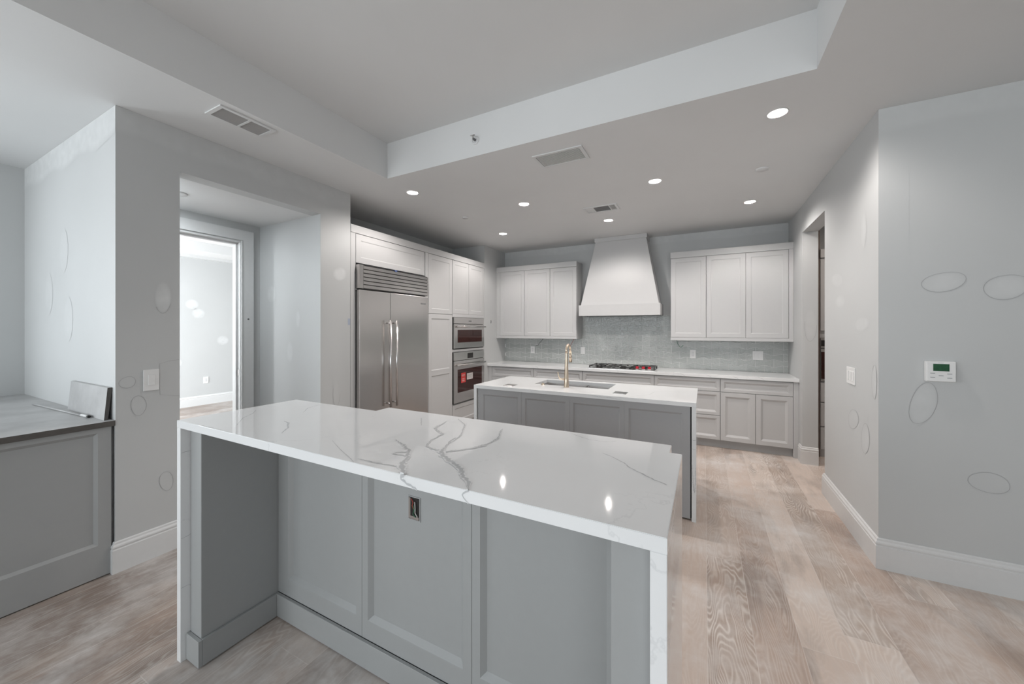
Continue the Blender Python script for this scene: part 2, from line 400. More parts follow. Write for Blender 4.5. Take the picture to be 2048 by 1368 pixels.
def pencil_line(bm, lay, pts, nn, off=0.0013, wd=0.0011):
    lp, lq = lay; nn = Vector(nn); pts = [Vector(p) for p in pts]; prev = None
    for i, p in enumerate(pts):
        t = (pts[min(i+1, len(pts)-1)] - pts[max(i-1, 0)]).normalized(); s = nn.cross(t).normalized()
        a = bm.verts.new(p + s*wd + nn*off); b = bm.verts.new(p - s*wd + nn*off); a[lq] = b[lq] = 1.0
        if prev: bm.faces.new((prev[0], prev[1], b, a))
        prev = (a, b)
def band(bm, lay, p0, p1, down, normal, val=0.5, off=0.0005):
    """strip of lighter joint compound fading downward from the edge p0-p1"""
    lp, lq = lay; nn = Vector(normal)*off; a, b, d = Vector(p0)+nn, Vector(p1)+nn, Vector(down); n = 12; prev = None
    for i in range(n+1):
        q = a.lerp(b, i/n); wob = 1 + 0.12*math.sin(i*1.7+a.x*3)
        row = [bm.verts.new(q), bm.verts.new(q + d*0.75*wob), bm.verts.new(q + d*wob)]
        row[0][lp] = val; row[1][lp] = val*0.8; row[2][lp] = 0
        if prev:
            for k in range(2): bm.faces.new((prev[k], prev[k+1], row[k+1], row[k]))
        prev = row

# floor
bm = BM(); box(bm, -9.2, 4.9, -4.4, 7.0, -0.08, 0.0)
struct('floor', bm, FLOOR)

LAMPS = [(0.412, 2.795), (-0.404, 3.569), (-1.751, 3.579), (-2.595, 2.774), (-2.566, 4.562), (-1.069, 4.594), (0.437, 4.612)]
# ceiling with a tray recess and round cut-outs for the downlights
bm = BM(); lay = layers(bm)
def loop(pts):
    vs = [bm.verts.new(p) for p in pts]
    return [bm.edges.new((vs[i], vs[(i+1) % len(vs)])) for i in range(len(vs))]
edges = loop([(XN-0.3, -4.3, ZC), (4.8, -4.3, ZC), (4.8, 6.2, ZC), (XN-0.3, 6.2, ZC)])
edges += loop([(TX0, TY0, ZC), (TX1, TY0, ZC), (TX1, TY1, ZC), (TX0, TY1, ZC)])
for lx, ly in LAMPS:
    edges += loop([(lx+0.052*math.cos(2*math.pi*k/32), ly+0.052*math.sin(2*math.pi*k/32), ZC) for k in range(32)])
bmesh.ops.triangle_fill(bm, edges=edges, use_beauty=True, use_dissolve=False)
for f in bm.faces:
    if f.normal.z > 0: f.normal_flip()
q = [(TX0, TY0), (TX1, TY0), (TX1, TY1), (TX0, TY1)]
for i in range(4):
    a, b = q[i], q[(i+1) % 4]
    bm.faces.new([bm.verts.new(p) for p in ((*a, ZC), (*b, ZC), (*b, ZT), (*a, ZT))])
bm.faces.new([bm.verts.new((*p, ZT)) for p in q])
box(bm, XN-0.3, 4.8, -4.3, 6.2, ZT+0.05, ZT+0.2)  # unseen roof slab, added to keep world light out
struct('ceiling', bm, CEIL)

# left wall: pier, header over the opening, second pier, recess for the tall cabinets, return
bm = BM(); lay = layers(bm)
box(bm, XL-0.126, XL, YC0, YO0, 0, ZC)
box(bm, XL-0.126, XL, YO0, YO1, ZO, ZC)
box(bm, XD-0.14, XL, YO1, YC1, 0, ZC)
box(bm, -3.96, -3.83, YC1, YQ, 0, ZC)
box(bm, -3.96, XL, YQ, YB+0.15, 0, ZC)
EX = (1, 0, 0); SY = (0, -1, 0); WX = (-1, 0, 0)
for c, a, b, pt, pn, arc in (
    ((-3.19, 0.923, 1.149), (0, 0.036, 0.009), (0, 0.007, -0.034), 0.1, True, (0, 1)),
    ((-3.19, 0.973, 0.996), (0, 0.035, -0.006), (0, 0, -0.063), 0.15, True, (0, 1)),
    ((-3.19, 1.091, 1.69), (0, 0.043, 0.004), (0, 0, -0.103), 0.75, True, (0.08, 0.42)),
    ((-3.19, 1.107, 0.469), (0, 0.035, -0.013), (0, 0, -0.063), 0.1, True, (0, 1)),
    ((-3.19, 2.406, 2.02), (0, 0.077, 0.01), (0, 0, -0.069), 0.8, False, (0, 1)),
    ((-3.19, 2.368, 0.849), (0, 0.038, -0.006), (0, 0, -0.122), 0.1, True, (0, 0.6))):
    marks(bm, lay, c, a, b, EX, pt, pn, arc=arc)
pencil_line(bm, lay, [(-3.19, 1.174, 1.271), (-3.19, 1.127, 1.268), (-3.19, 1.072, 1.251), (-3.19, 1.075, 1.049), (-3.19, 1.174, 1.024)], EX)
band(bm, lay, (XL, YC0, ZC-0.001), (XL, YC1, ZC-0.001), (0, 0, -0.17), EX, 0.35)
for c, a, b in (((-3.972, 2.204, 1.84), (0.079, 0, 0), (0, 0, -0.093)), ((-3.53, 2.204, 1.578), (0.031, 0, 0), (0, 0, -0.088)), ((-3.659, 2.204, 1.252), (0.049, 0, 0), (0, 0, -0.109))):
    marks(bm, lay, c, a, b, SY, 0.45, False)
band(bm, lay, (XL-0.001, YO1, ZO), (XL-0.001, YO1, 0), (-0.06, 0, 0), SY, 0.0)
struct('wall_left', bm, WALL)

# nook wall (between the stone counter and the passage) and outer left wall
bm = BM(); lay = layers(bm)
box(bm, XN, XL-0.126, YC0, YC0+0.12, 0, ZC)
band(bm, lay, (XN, YC0, ZC-0.001), (XL, YC0, ZC-0.001), (0, 0, -0.19), SY, 0.75)
for x, z in ((-4.15, 2.05), (-4.05, 1.55), (-4.5, 1.75)):
    marks(bm, lay, (x, YC0, z), (0.10, 0, 0), (0, 0, 0.16), SY, 0.2, False)
struct('wall_nook', bm, WALL)
bm = BM(); lay = layers(bm)
box(bm, XN-0.14, XN, -4.3, -2.1, 0, ZC); box(bm, XN-0.14, XN, -0.5, YC0+0.12, 0, ZC); box(bm, XN-0.14, XN, -2.1, -0.5, 0, 1.05); box(bm, XN-0.14, XN, -2.1, -0.5, 2.45, ZC)
struct('wall_west', bm, WALL)

# passage behind the opening: lowered ceiling and the wall with the cased doorway
bm = BM(); layers(bm); box(bm, XD, XL-0.126, YC0+0.12, YO1, ZO, ZO+0.06); struct('ceiling_passage', bm, CEIL)
bm = BM(); lay = layers(bm)
box(bm, XD-0.14, XD, YC0+0.12, 1.16, 0, ZC); box(bm, XD-0.14, XD, 2.04, YO1, 0, ZC); box(bm, XD-0.14, XD, 1.16, 2.04, 2.371, ZC)
struct('wall_passage', bm, WALL)
bm = BM()
for x0, x1 in ((XD, XD+0.018), (XD-0.158, XD-0.14)):
    box(bm, x0, x1, 2.035, 2.135, 0, 2.478); box(bm, x0, x1, 1.065, 1.165, 0, 2.478); box(bm, x0, x1, 1.165, 2.035, 2.376, 2.478)
box(bm, XD-0.14, XD, 2.018, 2.04, 0, 2.36); box(bm, XD-0.14, XD, 1.16, 1.182, 0, 2.36); box(bm, XD-0.14, XD, 1.16, 2.04, 2.354, 2.372)
box(bm, XD-0.10, XD-0.05, 2.004, 2.018, 0, 2.345); box(bm, XD-0.10, XD-0.05, 1.182, 1.196, 0, 2.345); box(bm, XD-0.10, XD-0.05, 1.182, 2.018, 2.34, 2.354)
for y0, y1 in ((2.018, 2.026), (1.174, 1.182)): box(bm, XD+0.018, XD+0.024, y0, y1+0.004, 0, 2.37)
dr = struct('door_1', bm, TRIM)
bm = BM(); box(bm, XD-0.045, XD-0.02, 2.015, 2.0175, 1.01, 1.07); obj('strike_plate', bm, STEEL, dr)
bm = BM(); cyl(bm, (XD+0.018, 2.085, 1.58), (XD+0.021, 2.085, 1.58), 0.009); obj('screw_hole', bm, GRILLE_D, dr)

# bright room beyond the doorway
FX = -8.72
bm = BM(); layers(bm)
box(bm, FX-0.1, FX, -1.1, 6.0, 0, 2.95)
for c in ((3.4, 1.95), (3.5, 1.78), (3.05, 1.72), (3.9, 1.25), (2.95, 1.2), (3.15, 0.85)):
    marks(bm, (bm.verts.layers.float['patch'], bm.verts.layers.float['pencil']), (FX, c[0], c[1]), (0, 0.11, 0), (0, 0, 0.10), EX, 0.9, False)
box(bm, FX, XD-0.14, 5.9, 6.0, 0, 2.95)
box(bm, FX, XN-0.14, -1.2, -1.1, 0, 0.25); box(bm, FX, XN-0.14, -1.2, -1.1, 2.75, 2.95)
box(bm, FX, -8.3, -1.2, -1.1, 0.25, 2.75); 
struct('wall_far_room', bm, WALL)
bm = BM(); layers(bm); box(bm, FX-0.1, XN-0.13, -1.2, 6.0, 2.95, 3.05); box(bm, XN-0.13, XD-0.14, YC0+0.12, 6.0, 2.95, 3.05)
box(bm, -8.1, -7.6, -1.1, 5.9, 2.80, 2.95); struct('ceiling_far_room', bm, CEIL)
bm = BM(); box(bm, FX, FX+0.12, -1.1, 5.9, 2.83, 2.95); struct('trim_1', bm, TRIM)

# right wall with the pantry opening
bm = BM(); lay = layers(bm)
box(bm, XR, XRJ, YR0, YR1, 0, ZC); box(bm, XR, XRJ, YR1, YR2, ZO2, ZC); box(bm, XR, XRJ, YR2, YB+0.15, 0, ZC)
for c, a, b, pt, pn in (
    ((XR, 3.305, 1.514), (0, -0.109, 0.034), (0, -0.075, -0.035), 0.4, False),
    ((XR, 3.462, 0.826), (0, -0.1, 0.022), (0, 0, -0.069), 0.15, True),
    ((XR, 3.24, 0.744), (0, -0.069, 0.019), (0, 0, -0.1), 0.3, True),
    ((XR, 3.094, 1.145), (0, -0.038, 0.005), (0, 0, -0.108), 0.3, True),
    ((XR, 3.832, 1.879), (0, -0.151, -0.018), (0, 0, -0.057), 0.3, False),
    ((XR, 3.75, 1.70), (0, -0.12, 0), (0, 0, -0.05), 0.4, False),
    ((XR, 3.27, 2.15), (0, -0.05, 0), (0, 0, -0.12), 0.35, False)):
    marks(bm, lay, c, a, b, WX, pt, pn)
marks(bm, lay, (1.036, YR2, 1.523), (0.053, 0, 0), (0, 0, -0.18), SY, 0.3, True, arc=(0, 0.55))
struct('wall_right', bm, WALL)
bm = BM(); lay = layers(bm)
box(bm, XRJ-0.0005, 4.8, YR0, YR0+0.14, 0, ZC); box(bm, XR, XRJ, YR0-0.0004, YR0, 0, ZC)
for c, a, b in (((1.248, YR0, 1.755), (0.092, 0, 0.015), (0.006, 0, -0.055)), ((1.493, YR0, 1.713), (0.085, 0, 0.013), (0.006, 0, -0.067)),
                ((1.163, YR0, 1.036), (0.034, 0, 0.122), (0.051, 0, -0.024)), ((1.429, YR0, 0.614), (0.08, 0, -0.01), (-0.008, 0, -0.056))):
    marks(bm, lay, c, a, b, SY, 0.35 if c[2] > 0.8 else 0.05, True, off=0.001)
band(bm, lay, (XR, YR0, ZC-0.001), (4.8, YR0, ZC-0.001), (0, 0, -0.16), SY, 0.3, off=0.001)
struct('wall_thermostat', bm, WALL)
# back wall, rear and east walls, pantry walls
bm = BM(); lay = layers(bm); box(bm, XL-0.6, XRJ, YB, YB+0.15, 0, ZC)
band(bm, lay, (XL, YB, ZC-0.001), (XR, YB, ZC-0.001), (0, 0, -0.12), SY, 0.4); struct('wall_back', bm, WALL)
bm = BM(); layers(bm)
box(bm, XRJ, 3.0, 5.95, 6.05, 0, ZC); box(bm, 2.9, 3.0, YR0+0.14, 5.95, 0, ZC); struct('wall_pantry', bm, WALL)
bm = BM(); layers(bm); box(bm, 4.66, 4.8, -4.3, YR0, 0, ZC); struct('wall_east', bm, WALL)
bm = BM(); layers(bm)
yb0, yb1 = -4.3, -4.16
box(bm, XN-0.14, -4.6, yb0, yb1, 0, ZC); box(bm, -1.6, 0.3, yb0, yb1, 0, ZC); box(bm, 2.9, 4.66, yb0, yb1, 0, ZC)
for a, b in ((-4.6, -1.6), (0.3, 2.9)):
    box(bm, a, b, yb0, yb1, 0, 0.28); box(bm, a, b, yb0, yb1, 2.62, ZC)
struct('wall_rear', bm, WALL)
for k, (a, b) in enumerate(((-4.6, -1.6), (0.3, 2.9))):
    bm = BM()
    for x0, x1, z0, z1 in ((a, a+0.06, 0.28, 2.62), (b-0.06, b, 0.28, 2.62), (a, b, 0.28, 0.34), (a, b, 2.56, 2.62), ((a+b)/2-0.03, (a+b)/2+0.03, 0.34, 2.56)):
        box(bm, x0, x1, -4.28, -4.20, z0, z1)
    struct('window_%d' % (k+1), bm, TRIM)

bm = BM()
for y0, y1, z0, z1 in ((-2.1, -2.04, 1.05, 2.45), (-0.56, -0.5, 1.05, 2.45), (-2.04, -0.56, 1.05, 1.11), (-2.04, -0.56, 2.39, 2.45), (-1.325, -1.275, 1.11, 2.39)):
    box(bm, XN-0.12, XN-0.06, y0, y1, z0, z1)
struct('window_3', bm, TRIM)
# baseboards: moulded profile swept along the foot of the walls
PROF = [(0, 0), (0.018, 0), (0.018, 0.140), (0.0145, 0.144), (0.0145, 0.150), (0.0175, 0.155), (0.0165, 0.163), (0.010, 0.172), (0.009, 0.182), (0.004, 0.187), (0, 0.187)]
def sweep(path, side, prof=PROF):
    bm = BM(); P = [Vector((p[0], p[1], 0)) for p in path]; rows = []
    nrm = []
    for a, b in zip(P, P[1:]):
        d = (b-a).normalized(); nrm.append(Vector((-d.y, d.x, 0))*side)
    for i, p in enumerate(P):
        if i == 0: m = nrm[0]
        elif i == len(P)-1: m = nrm[-1]
        else: m = (nrm[i-1]+nrm[i]); m = m / m.dot(nrm[i])
        rows.append([bm.verts.new(p + m*o + Vector((0, 0, z))) for o, z in prof])
    for A, B in zip(rows, rows[1:]):
        for k in range(len(prof)-1): bm.faces.new((A[k], A[k+1], B[k+1], B[k]))
    bm.faces.new(rows[0]); bm.faces.new(rows[-1][::-1])
    bmesh.ops.recalc_face_normals(bm, faces=bm.faces[:])
    return bm
struct('baseboard_left', sweep([(XL-0.012, YC0), (XL, YC0), (XL, YO0), (XL-0.126, YO0)], -1), TRIM)
struct('baseboard_left_return', sweep([(XD, YO1), (XL, YO1), (XL, YC1)], -1), TRIM)
struct('baseboard_right', sweep([(XRJ, YR1), (XR, YR1), (XR, YR0), (4.6, YR0)], 1 if False else -1), TRIM)
struct('baseboard_jamb', sweep([(XRJ, YR2), (XR, YR2), (XR, 5.135)], 1), TRIM)
struct('baseboard_far_room', sweep([(FX, -1.0), (FX, 5.9)], -1), TRIM)

# ------------------------------------------------------------------ near island (raised bar)
ZI = 1.073; TS = 0.032
IX0, IX1, IY0, IY1, IY2, EX0, EX1 = -2.10, -0.064, 0.765, 1.301, 1.386, -1.457, -0.102
VEINS = [[(-0.83, 1.115, 0.0016), (-0.822, 1.066, 0.0023), (-0.799, 1.018, 0.0036), (-0.781, 0.97, 0.0092), (-0.75, 0.939, 0.009), (-0.702, 0.91, 0.0088), (-0.657, 0.893, 0.0092), (-0.622, 0.864, 0.0078), (-0.595, 0.834, 0.0076), (-0.56, 0.805, 0.0069), (-0.54, 0.785, 0.0042), (-0.53, 0.767, 0.0032)], [(-0.781, 0.97, 0.0059), (-0.819, 0.975, 0.0038), (-0.862, 0.986, 0.0032), (-0.89, 1.046, 0.0025), (-0.9, 1.101, 0.0034), (-0.9, 1.133, 0.0042), (-0.951, 1.157, 0.0043), (-0.99, 1.191, 0.0053), (-1.01, 1.287, 0.0018)], [(-0.774, 0.969, 0.0045), (-0.742, 0.997, 0.0045), (-0.712, 1.029, 0.0048), (-0.675, 1.085, 0.0024)], [(-0.753, 0.979, 0.0031), (-0.726, 1.011, 0.0038), (-0.702, 1.058, 0.0039), (-0.682, 1.118, 0.0032), (-0.686, 1.183, 0.0041), (-0.719, 1.256, 0.0043), (-0.732, 1.298, 0.0017)], [(-0.809, 1.053, 0.0025), (-0.828, 1.14, 0.0026), (-0.904, 1.28, 0.0028), (-0.993, 1.351, 0.0019)], [(-1.011, 0.993, 0.0033), (-0.932, 0.956, 0.0056), (-0.875, 0.922, 0.0072), (-0.834, 0.864, 0.0069), (-0.807, 0.817, 0.0096), (-0.775, 0.785, 0.0093), (-0.745, 0.768, 0.0081)], [(-0.856, 0.892, 0.0023), (-0.883, 0.876, 0.0023), (-0.906, 0.876, 0.0024), (-0.906, 0.899, 0.0024), (-0.868, 0.909, 0.0024)], [(-0.969, 0.795, 0.002), (-0.907, 0.795, 0.0026), (-0.856, 0.798, 0.0029), (-0.808, 0.807, 0.0029)], [(-1.656, 0.971, 0.0018), (-1.614, 0.963, 0.0055), (-1.532, 0.915, 0.0044), (-1.469, 0.853, 0.0018)], [(-1.999, 1.035, 0.0016), (-1.937, 0.989, 0.002), (-1.883, 0.921, 0.0019), (-1.76, 0.837, 0.0009)], [(-1.842, 1.26, 0.0017), (-1.817, 1.184, 0.0021), (-1.742, 1.113, 0.001)], [(-1.212, 0.883, 0.0008), (-1.102, 0.831, 0.0012), (-1.013, 0.795, 0.0012), (-0.955, 0.768, 0.0009)], [(-0.298, 1.195, 0.0012), (-0.268, 1.178, 0.0018), (-0.216, 1.136, 0.0020), (-0.193, 1.103, 0.0034), (-0.161, 1.078, 0.0030), (-0.12, 1.045, 0.0027), (-0.086, 1.027, 0.0026)], [(-0.468, 1.368, 0.0008), (-0.427, 1.343, 0.0016), (-0.373, 1.315, 0.0012), (-0.315, 1.318, 0.0012), (-0.285, 1.346, 0.0011)], [(-1.155, 1.291, 0.0018), (-1.065, 1.191, 0.0016)], [(-1.89, 0.771, 0.0012), (-1.817, 0.771, 0.0017), (-1.739, 0.774, 0.0008)]]
FVEINS = [[(-0.53, 0.765, 1.0725, 0.0035), (-0.555, 0.765, 1.060, 0.003), (-0.546, 0.765, 1.050, 0.003), (-0.529, 0.765, 1.042, 0.002)], [(-0.745, 0.765, 1.0725, 0.008), (-0.762, 0.765, 1.064, 0.008), (-0.75, 0.765, 1.056, 0.006), (-0.722, 0.765, 1.048, 0.004), (-0.699, 0.765, 1.042, 0.003)]]
def vein(bm, lv, pts, nn, off=0.0003, rnd=random):
    """ribbon of grey vein following pts (x, y, z, width) on a slab face"""
    nn = Vector(nn); P = []
    for a, b in zip(pts, pts[1:]):
        A, B = Vector(a[:3]), Vector(b[:3]); n = max(1, int((B-A).length/0.007))
        for i in range(n): P.append((A.lerp(B, i/n), a[3]+(b[3]-a[3])*i/n))
    P.append((Vector(pts[-1][:3]), pts[-1][3]))
    for _ in range(2):
        P = [P[0]] + [((P[i-1][0]+P[i][0]*2+P[i+1][0])/4, P[i][1]) for i in range(1, len(P)-1)] + [P[-1]]
    prev = None
    for i, (p, wd) in enumerate(P):
        t = (P[min(i+1, len(P)-1)][0] - P[max(i-1, 0)][0]).normalized(); s = nn.cross(t).normalized()
        j = s*rnd.uniform(-0.5, 0.5)*min(wd, 0.007); h = wd*rnd.uniform(0.6, 1.35)
        p = p + j + nn*off
        row = [bm.verts.new(p - s*h), bm.verts.new(p), bm.verts.new(p + s*h)]; row[1][lv] = 1.0
        if prev:
            for k in range(2): bm.faces.new((prev[k], prev[k+1], row[k+1], row[k]))
        prev = row

t = thing('bar_worktop', (-1.08, 1.05, 0), 'raised white quartz bar top with bold grey veins and waterfall sides, nearest the camera', 'worktop')
bm = BM(); lv = bm.verts.layers.float.new('vein')
out = [(IX0, IY0), (IX1, IY0), (IX1, IY1), (EX1, IY1), (EX1, IY2), (EX0, IY2), (EX0, IY1), (IX0, IY1)]
T_ = [bm.verts.new((x, y, ZI)) for x, y in out]; B_ = [bm.verts.new((x, y, ZI-TS)) for x, y in out]
bm.faces.new(T_); bm.faces.new(B_[::-1])
for i in range(8): bm.faces.new((T_[i], B_[i], B_[(i+1) % 8], T_[(i+1) % 8]))
bmesh.ops.recalc_face_normals(bm, faces=bm.faces[:])
sharp = [e for e in bm.edges if all(abs(v.co.z-ZI) < 1e-5 for v in e.verts)]
bmesh.ops.bevel(bm, geom=sharp, offset=0.0012, segments=2, affect='EDGES')
for vi_, vn in enumerate(VEINS):
    pts = [(min(max(x, IX0+0.004), IX1-0.004), y, ZI, wd*1.25) for x, y, wd in vn]; vein(bm, lv, pts, (0, 0, 1), off=0.00015+0.00006*(16-vi_))
for vn in FVEINS: vein(bm, lv, vn, (0, -1, 0))
obj('slab', bm, QUARTZ, t, recalc=False)
for nm, a, b in (('l', IX0, IX0+TS), ('r', IX1-TS, IX1)):
    bm = BM(); lv = bm.verts.layers.float.new('vein')
    box(bm, a, b, IY0, IY1, 0.0, ZI-TS-0.0006)
    bmesh.ops.bevel(bm, geom=bm.edges[:], offset=0.001, segments=1, affect='EDGES')
    if nm == 'l':
        for z, dz in ((0.93, 0.0), (0.55, 0.01), (0.33, -0.02)):
            vein(bm, lv, [(b, IY0+0.003, z, 0.0012), (b, IY0+0.03, z+0.002, 0.0018), (b, IY0+0.05, z+dz, 0.0014)], (1, 0, 0))
    else:
        vein(bm, lv, [(a+0.004, IY0, 0.72, 0.0012), (a+0.02, IY0, 0.715, 0.0015), (b-0.001, IY0, 0.722, 0.001)], (0, -1, 0))
        vein(bm, lv, [(b, 1.20, 1.03, 0.002), (b, 1.18, 0.99, 0.003), (b, 1.22, 0.9, 0.002)], (1, 0, 0))
    obj('waterfall_panel', bm, QUARTZ, t, recalc=False)

t = thing('bar_cabinet', (-1.08, 1.2, 0), 'grey panelled cabinet with kneespace under the raised quartz bar', 'cabinet')
KY = 1.126
bm = BM(); box(bm, -2.066, -0.098, KY+0.021, 1.292, 0, 1.0395); box(bm, EX0+0.012, EX1-0.012, 1.2925, 1.372, 0, 1.0395); obj('carcass', bm, GREY, t)
for a, b, rl, rr in ((-1.969, -1.3475, 0.083, 0.036), (-1.3465, -0.7665, 0.036, 0.038), (-0.7655, -0.1825, 0.036, 0.07)):
    bm = shaker(a, b, 0.121, 1.0395, KY+0.020, 'S', t=0.020, depth=0.017, cham=0.020, rails=(rl, rr, 0.085, 0.07)); obj('back_panel', bm, GREY, t)
for a, b in ((-2.066, -1.970), (-0.181, -0.098)):
    obj('end_post', bbox(a, b, 0.80, KY+0.020, 0.0, 1.0395, 0.0015), GREY, t)
for a, b, c, d in ((-2.066, -1.955, 0.784, 0.799), (-1.9695, -1.955, 0.7995, KY-0.015), (-1.969, -0.182, KY-0.015, KY-0.0005), (-0.196, -0.1815, 0.7995, KY-0.0155), (-0.196, -0.098, 0.784, 0.799)):
    obj('plinth', bbox(a, b, c, d, 0.006, 0.12, 0.0012), GREY, t)

t = thing('electrical_box', (-1.058, KY, 0.70), 'open electrical box with loose wires in the grey bar panel', 'electrical box')
bx0, bx1, bz0, bz1 = -1.088, -1.030, 0.700, 0.790
pf = KY + 0.0162
bm = BM()
box(bm, bx0-0.004, bx0, pf-0.002, pf+0.001, bz0-0.004, bz1+0.004); box(bm, bx1, bx1+0.004, pf-0.002, pf+0.001, bz0-0.004, bz1+0.004)
box(bm, bx0, bx1, pf-0.002, pf+0.001, bz1, bz1+0.004); box(bm, bx0, bx1, pf-0.002, pf+0.001, bz0-0.004, bz0)
obj('rim', bm, GREY, t)
bm = BM(); box(bm, bx0, bx1, pf-0.0012, pf+0.0005, bz0, bz1); obj('cavity', bm, BLACK, t)
bm = BM(); box(bm, bx0+0.002, bx0+0.012, pf-0.004, pf-0.0013, bz0+0.003, bz1-0.002); box(bm, bx0+0.012, bx1-0.002, pf-0.004, pf-0.0013, bz0+0.002, bz0+0.014); obj('mounting_bracket', bm, STEEL, t)
for mat, pts in ((COPPER, [(-1.07, .785), (-1.058, .772), (-1.066, .758), (-1.056, .748)]), (GREENW, [(-1.06, .76), (-1.052, .742), (-1.062, .724), (-1.045, .715)]), (WHITEW, [(-1.052, .775), (-1.047, .75), (-1.05, .73), (-1.036, .718)])):
    bm = BM(); tube(bm, [(x, pf-0.005-0.003*(i % 2), z) for i, (x, z) in enumerate(pts)], 0.0018, 8); obj('wire', bm, mat, t)

# ------------------------------------------------------------------ kitchen island with sink
JX0, JX1, JY0, JY1, ZJ = -2.083, -0.054, 3.101, 3.883, 0.914
SX0, SX1, SY0, SY1 = -1.566, -0.803, 3.445, 3.787
t = thing('island_worktop', (-1.07, 3.49, 0), 'white quartz worktop with waterfall ends holding the sink', 'worktop')
bm = BM(); lv = bm.verts.layers.float.new('vein')
zt, zb_ = ZJ, ZJ-0.032
ox = [(JX0, JY0), (JX1, JY0), (JX1, JY1), (JX0, JY1)]; ix = [(SX0, SY0), (SX1, SY0), (SX1, SY1), (SX0, SY1)]
vo = [[bm.verts.new((x, y, z)) for x, y in ox] for z in (zt, zb_)]; vi = [[bm.verts.new((x, y, z)) for x, y in ix] for z in (zt, zb_)]
for i in range(4):
    j = (i+1) % 4
    bm.faces.new((vo[0][i], vo[0][j], vi[0][j], vi[0][i])); bm.faces.new((vo[1][j], vo[1][i], vi[1][i], vi[1][j]))
    bm.faces.new((vo[0][i], vo[1][i], vo[1][j], vo[0][j])); bm.faces.new((vi[0][j], vi[1][j], vi[1][i], vi[0][i]))
bmesh.ops.recalc_face_normals(bm, faces=bm.faces[:])
for pts in ([(-1.86, 3.2, .0012), (-1.80, 3.35, .0018), (-1.86, 3.5, .0012), (-1.7, 3.62, .001)], [(-0.55, 3.16, .0015), (-0.42, 3.32, .002), (-0.40, 3.5, .0015), (-0.2, 3.6, .001)], [(-1.2, 3.11, .0012), (-0.95, 3.2, .0018), (-0.72, 3.19, .001)]):
    vein(bm, lv, [(x, y, ZJ, w_) for x, y, w_ in pts], (0, 0, 1))
vein(bm, lv, [(-0.9, JY0, ZJ-0.004, .0015), (-0.8, JY0, ZJ-0.015, .003), (-0.72, JY0, ZJ-0.012, .002), (-0.6, JY0, ZJ-0.026, .001)], (0, -1, 0))
obj('slab', bm, QUARTZ, t, recalc=False)
for a, b in ((JX0, JX0+0.032), (JX1-0.032, JX1)):
    bm = BM(); lv = bm.verts.layers.float.new('vein'); box(bm, a, b, JY0, JY1, 0, ZJ-0.0326)
    bmesh.ops.bevel(bm, geom=bm.edges[:], offset=0.001, segments=1, affect='EDGES')
    if a > -1:
        for z, s in ((0.62, 1), (0.55, -1)): vein(bm, lv, [(a+0.002, JY0, z+0.015, .0015), (a+0.014, JY0, z, .0025), (b-0.002, JY0, z+0.012, .0015)], (0, -1, 0))
        vein(bm, lv, [(a+0.004, JY0, 0.44, .001), (a+0.01, JY0, 0.30, .003), (b-0.012, JY0, 0.22, .004), (b-0.004, JY0, 0.34, .002), (b-0.003, JY0, 0.44, .001)], (0, -1, 0))
    obj('waterfall_panel', bm, QUARTZ, t, recalc=False)
t = thing('island_cabinet', (-1.07, 3.49, 0), 'grey cabinet with four framed back panels under the sink island', 'cabinet')
bm = BM(); box(bm, -2.050, -0.087, 3.16, 3.25, 0.0, 0.879); box(bm, -2.050, -0.087, 3.84, 3.86, 0.1, 0.879); box(bm, -2.050, -2.02, 3.25, 3.84, 0.1, 0.879); box(bm, -0.117, -0.087, 3.25, 3.84, 0.1, 0.879); box(bm, -2.02, -0.117, 3.25, 3.80, 0.0, 0.10); obj('carcass', bm, GAP, t)
xs = [-2.044, -1.5515, -1.073, -0.5945, -0.095]
rec = [(-1.979, -1.59), (-1.513, -1.107), (-1.039, -0.63), (-0.559, -0.151)]
for k in range(4):
    a, b = xs[k], xs[k+1]
    bm = shaker(a, b, 0.014, 0.880, 3.158, 'S', t=0.043, depth=0.010, cham=0.014, rails=(rec[k][0]-a, b-rec[k][1], 0.12, 0.055)); obj('back_panel', bm, GREY_LIFT, t)

t = thing('undermount_sink', ((SX0+SX1)/2, (SY0+SY1)/2, ZJ-0.033), 'two-bowl steel undermount sink in the island worktop', 'sink')
bm = BM()
for a, b in ((SX0-0.008, -1.095), (-1.083, SX1+0.008)):
    y0, y1, d = SY0-0.008, SY1+0.008, ZJ-0.25
    tp = [bm.verts.new((x, y, ZJ-0.0335 if k else ZJ-0.0335)) for k, (x, y) in enumerate(((a, y0), (b, y0), (b, y1), (a, y1)))]
    bt = [bm.verts.new((x, y, d)) for x, y in ((a+.015, y0+.015), (b-.015, y0+.015), (b-.015, y1-.015), (a+.015, y1-.015))]
    for i in range(4): bm.faces.new((tp[i], tp[(i+1) % 4], bt[(i+1) % 4], bt[i]))
    bm.faces.new(bt)
bmesh.ops.recalc_face_normals(bm, faces=bm.faces[:]); bmesh.ops.reverse_faces(bm, faces=bm.faces[:])
obj('basin', bm, STEEL, t, recalc=False)
bm = bbox(-1.095, -1.083, SY0-0.008, SY1+0.008, ZJ-0.24, ZJ-0.045, 0.002); obj('divider', bm, STEEL2, t)
for x in (-1.33, -0.94):
    bm = BM(); lathe(bm, [(0, 0.006), (0.02, 0.006), (0.045, 0.004), (0.05, 0.0)], (x, 3.62, ZJ-0.25), 20); obj('drain', bm, BRONZE, t)
bm = BM(); lathe(bm, [(0, 0.022), (0.010, 0.022), (0.013, 0.016), (0.013, 0.006), (0.018, 0.004), (0.018, 0)], (-1.452, 3.405, ZJ), 18)
one('air_switch', bm, BRONZE, 'small round bronze button on the worktop left of the faucet', 'button')

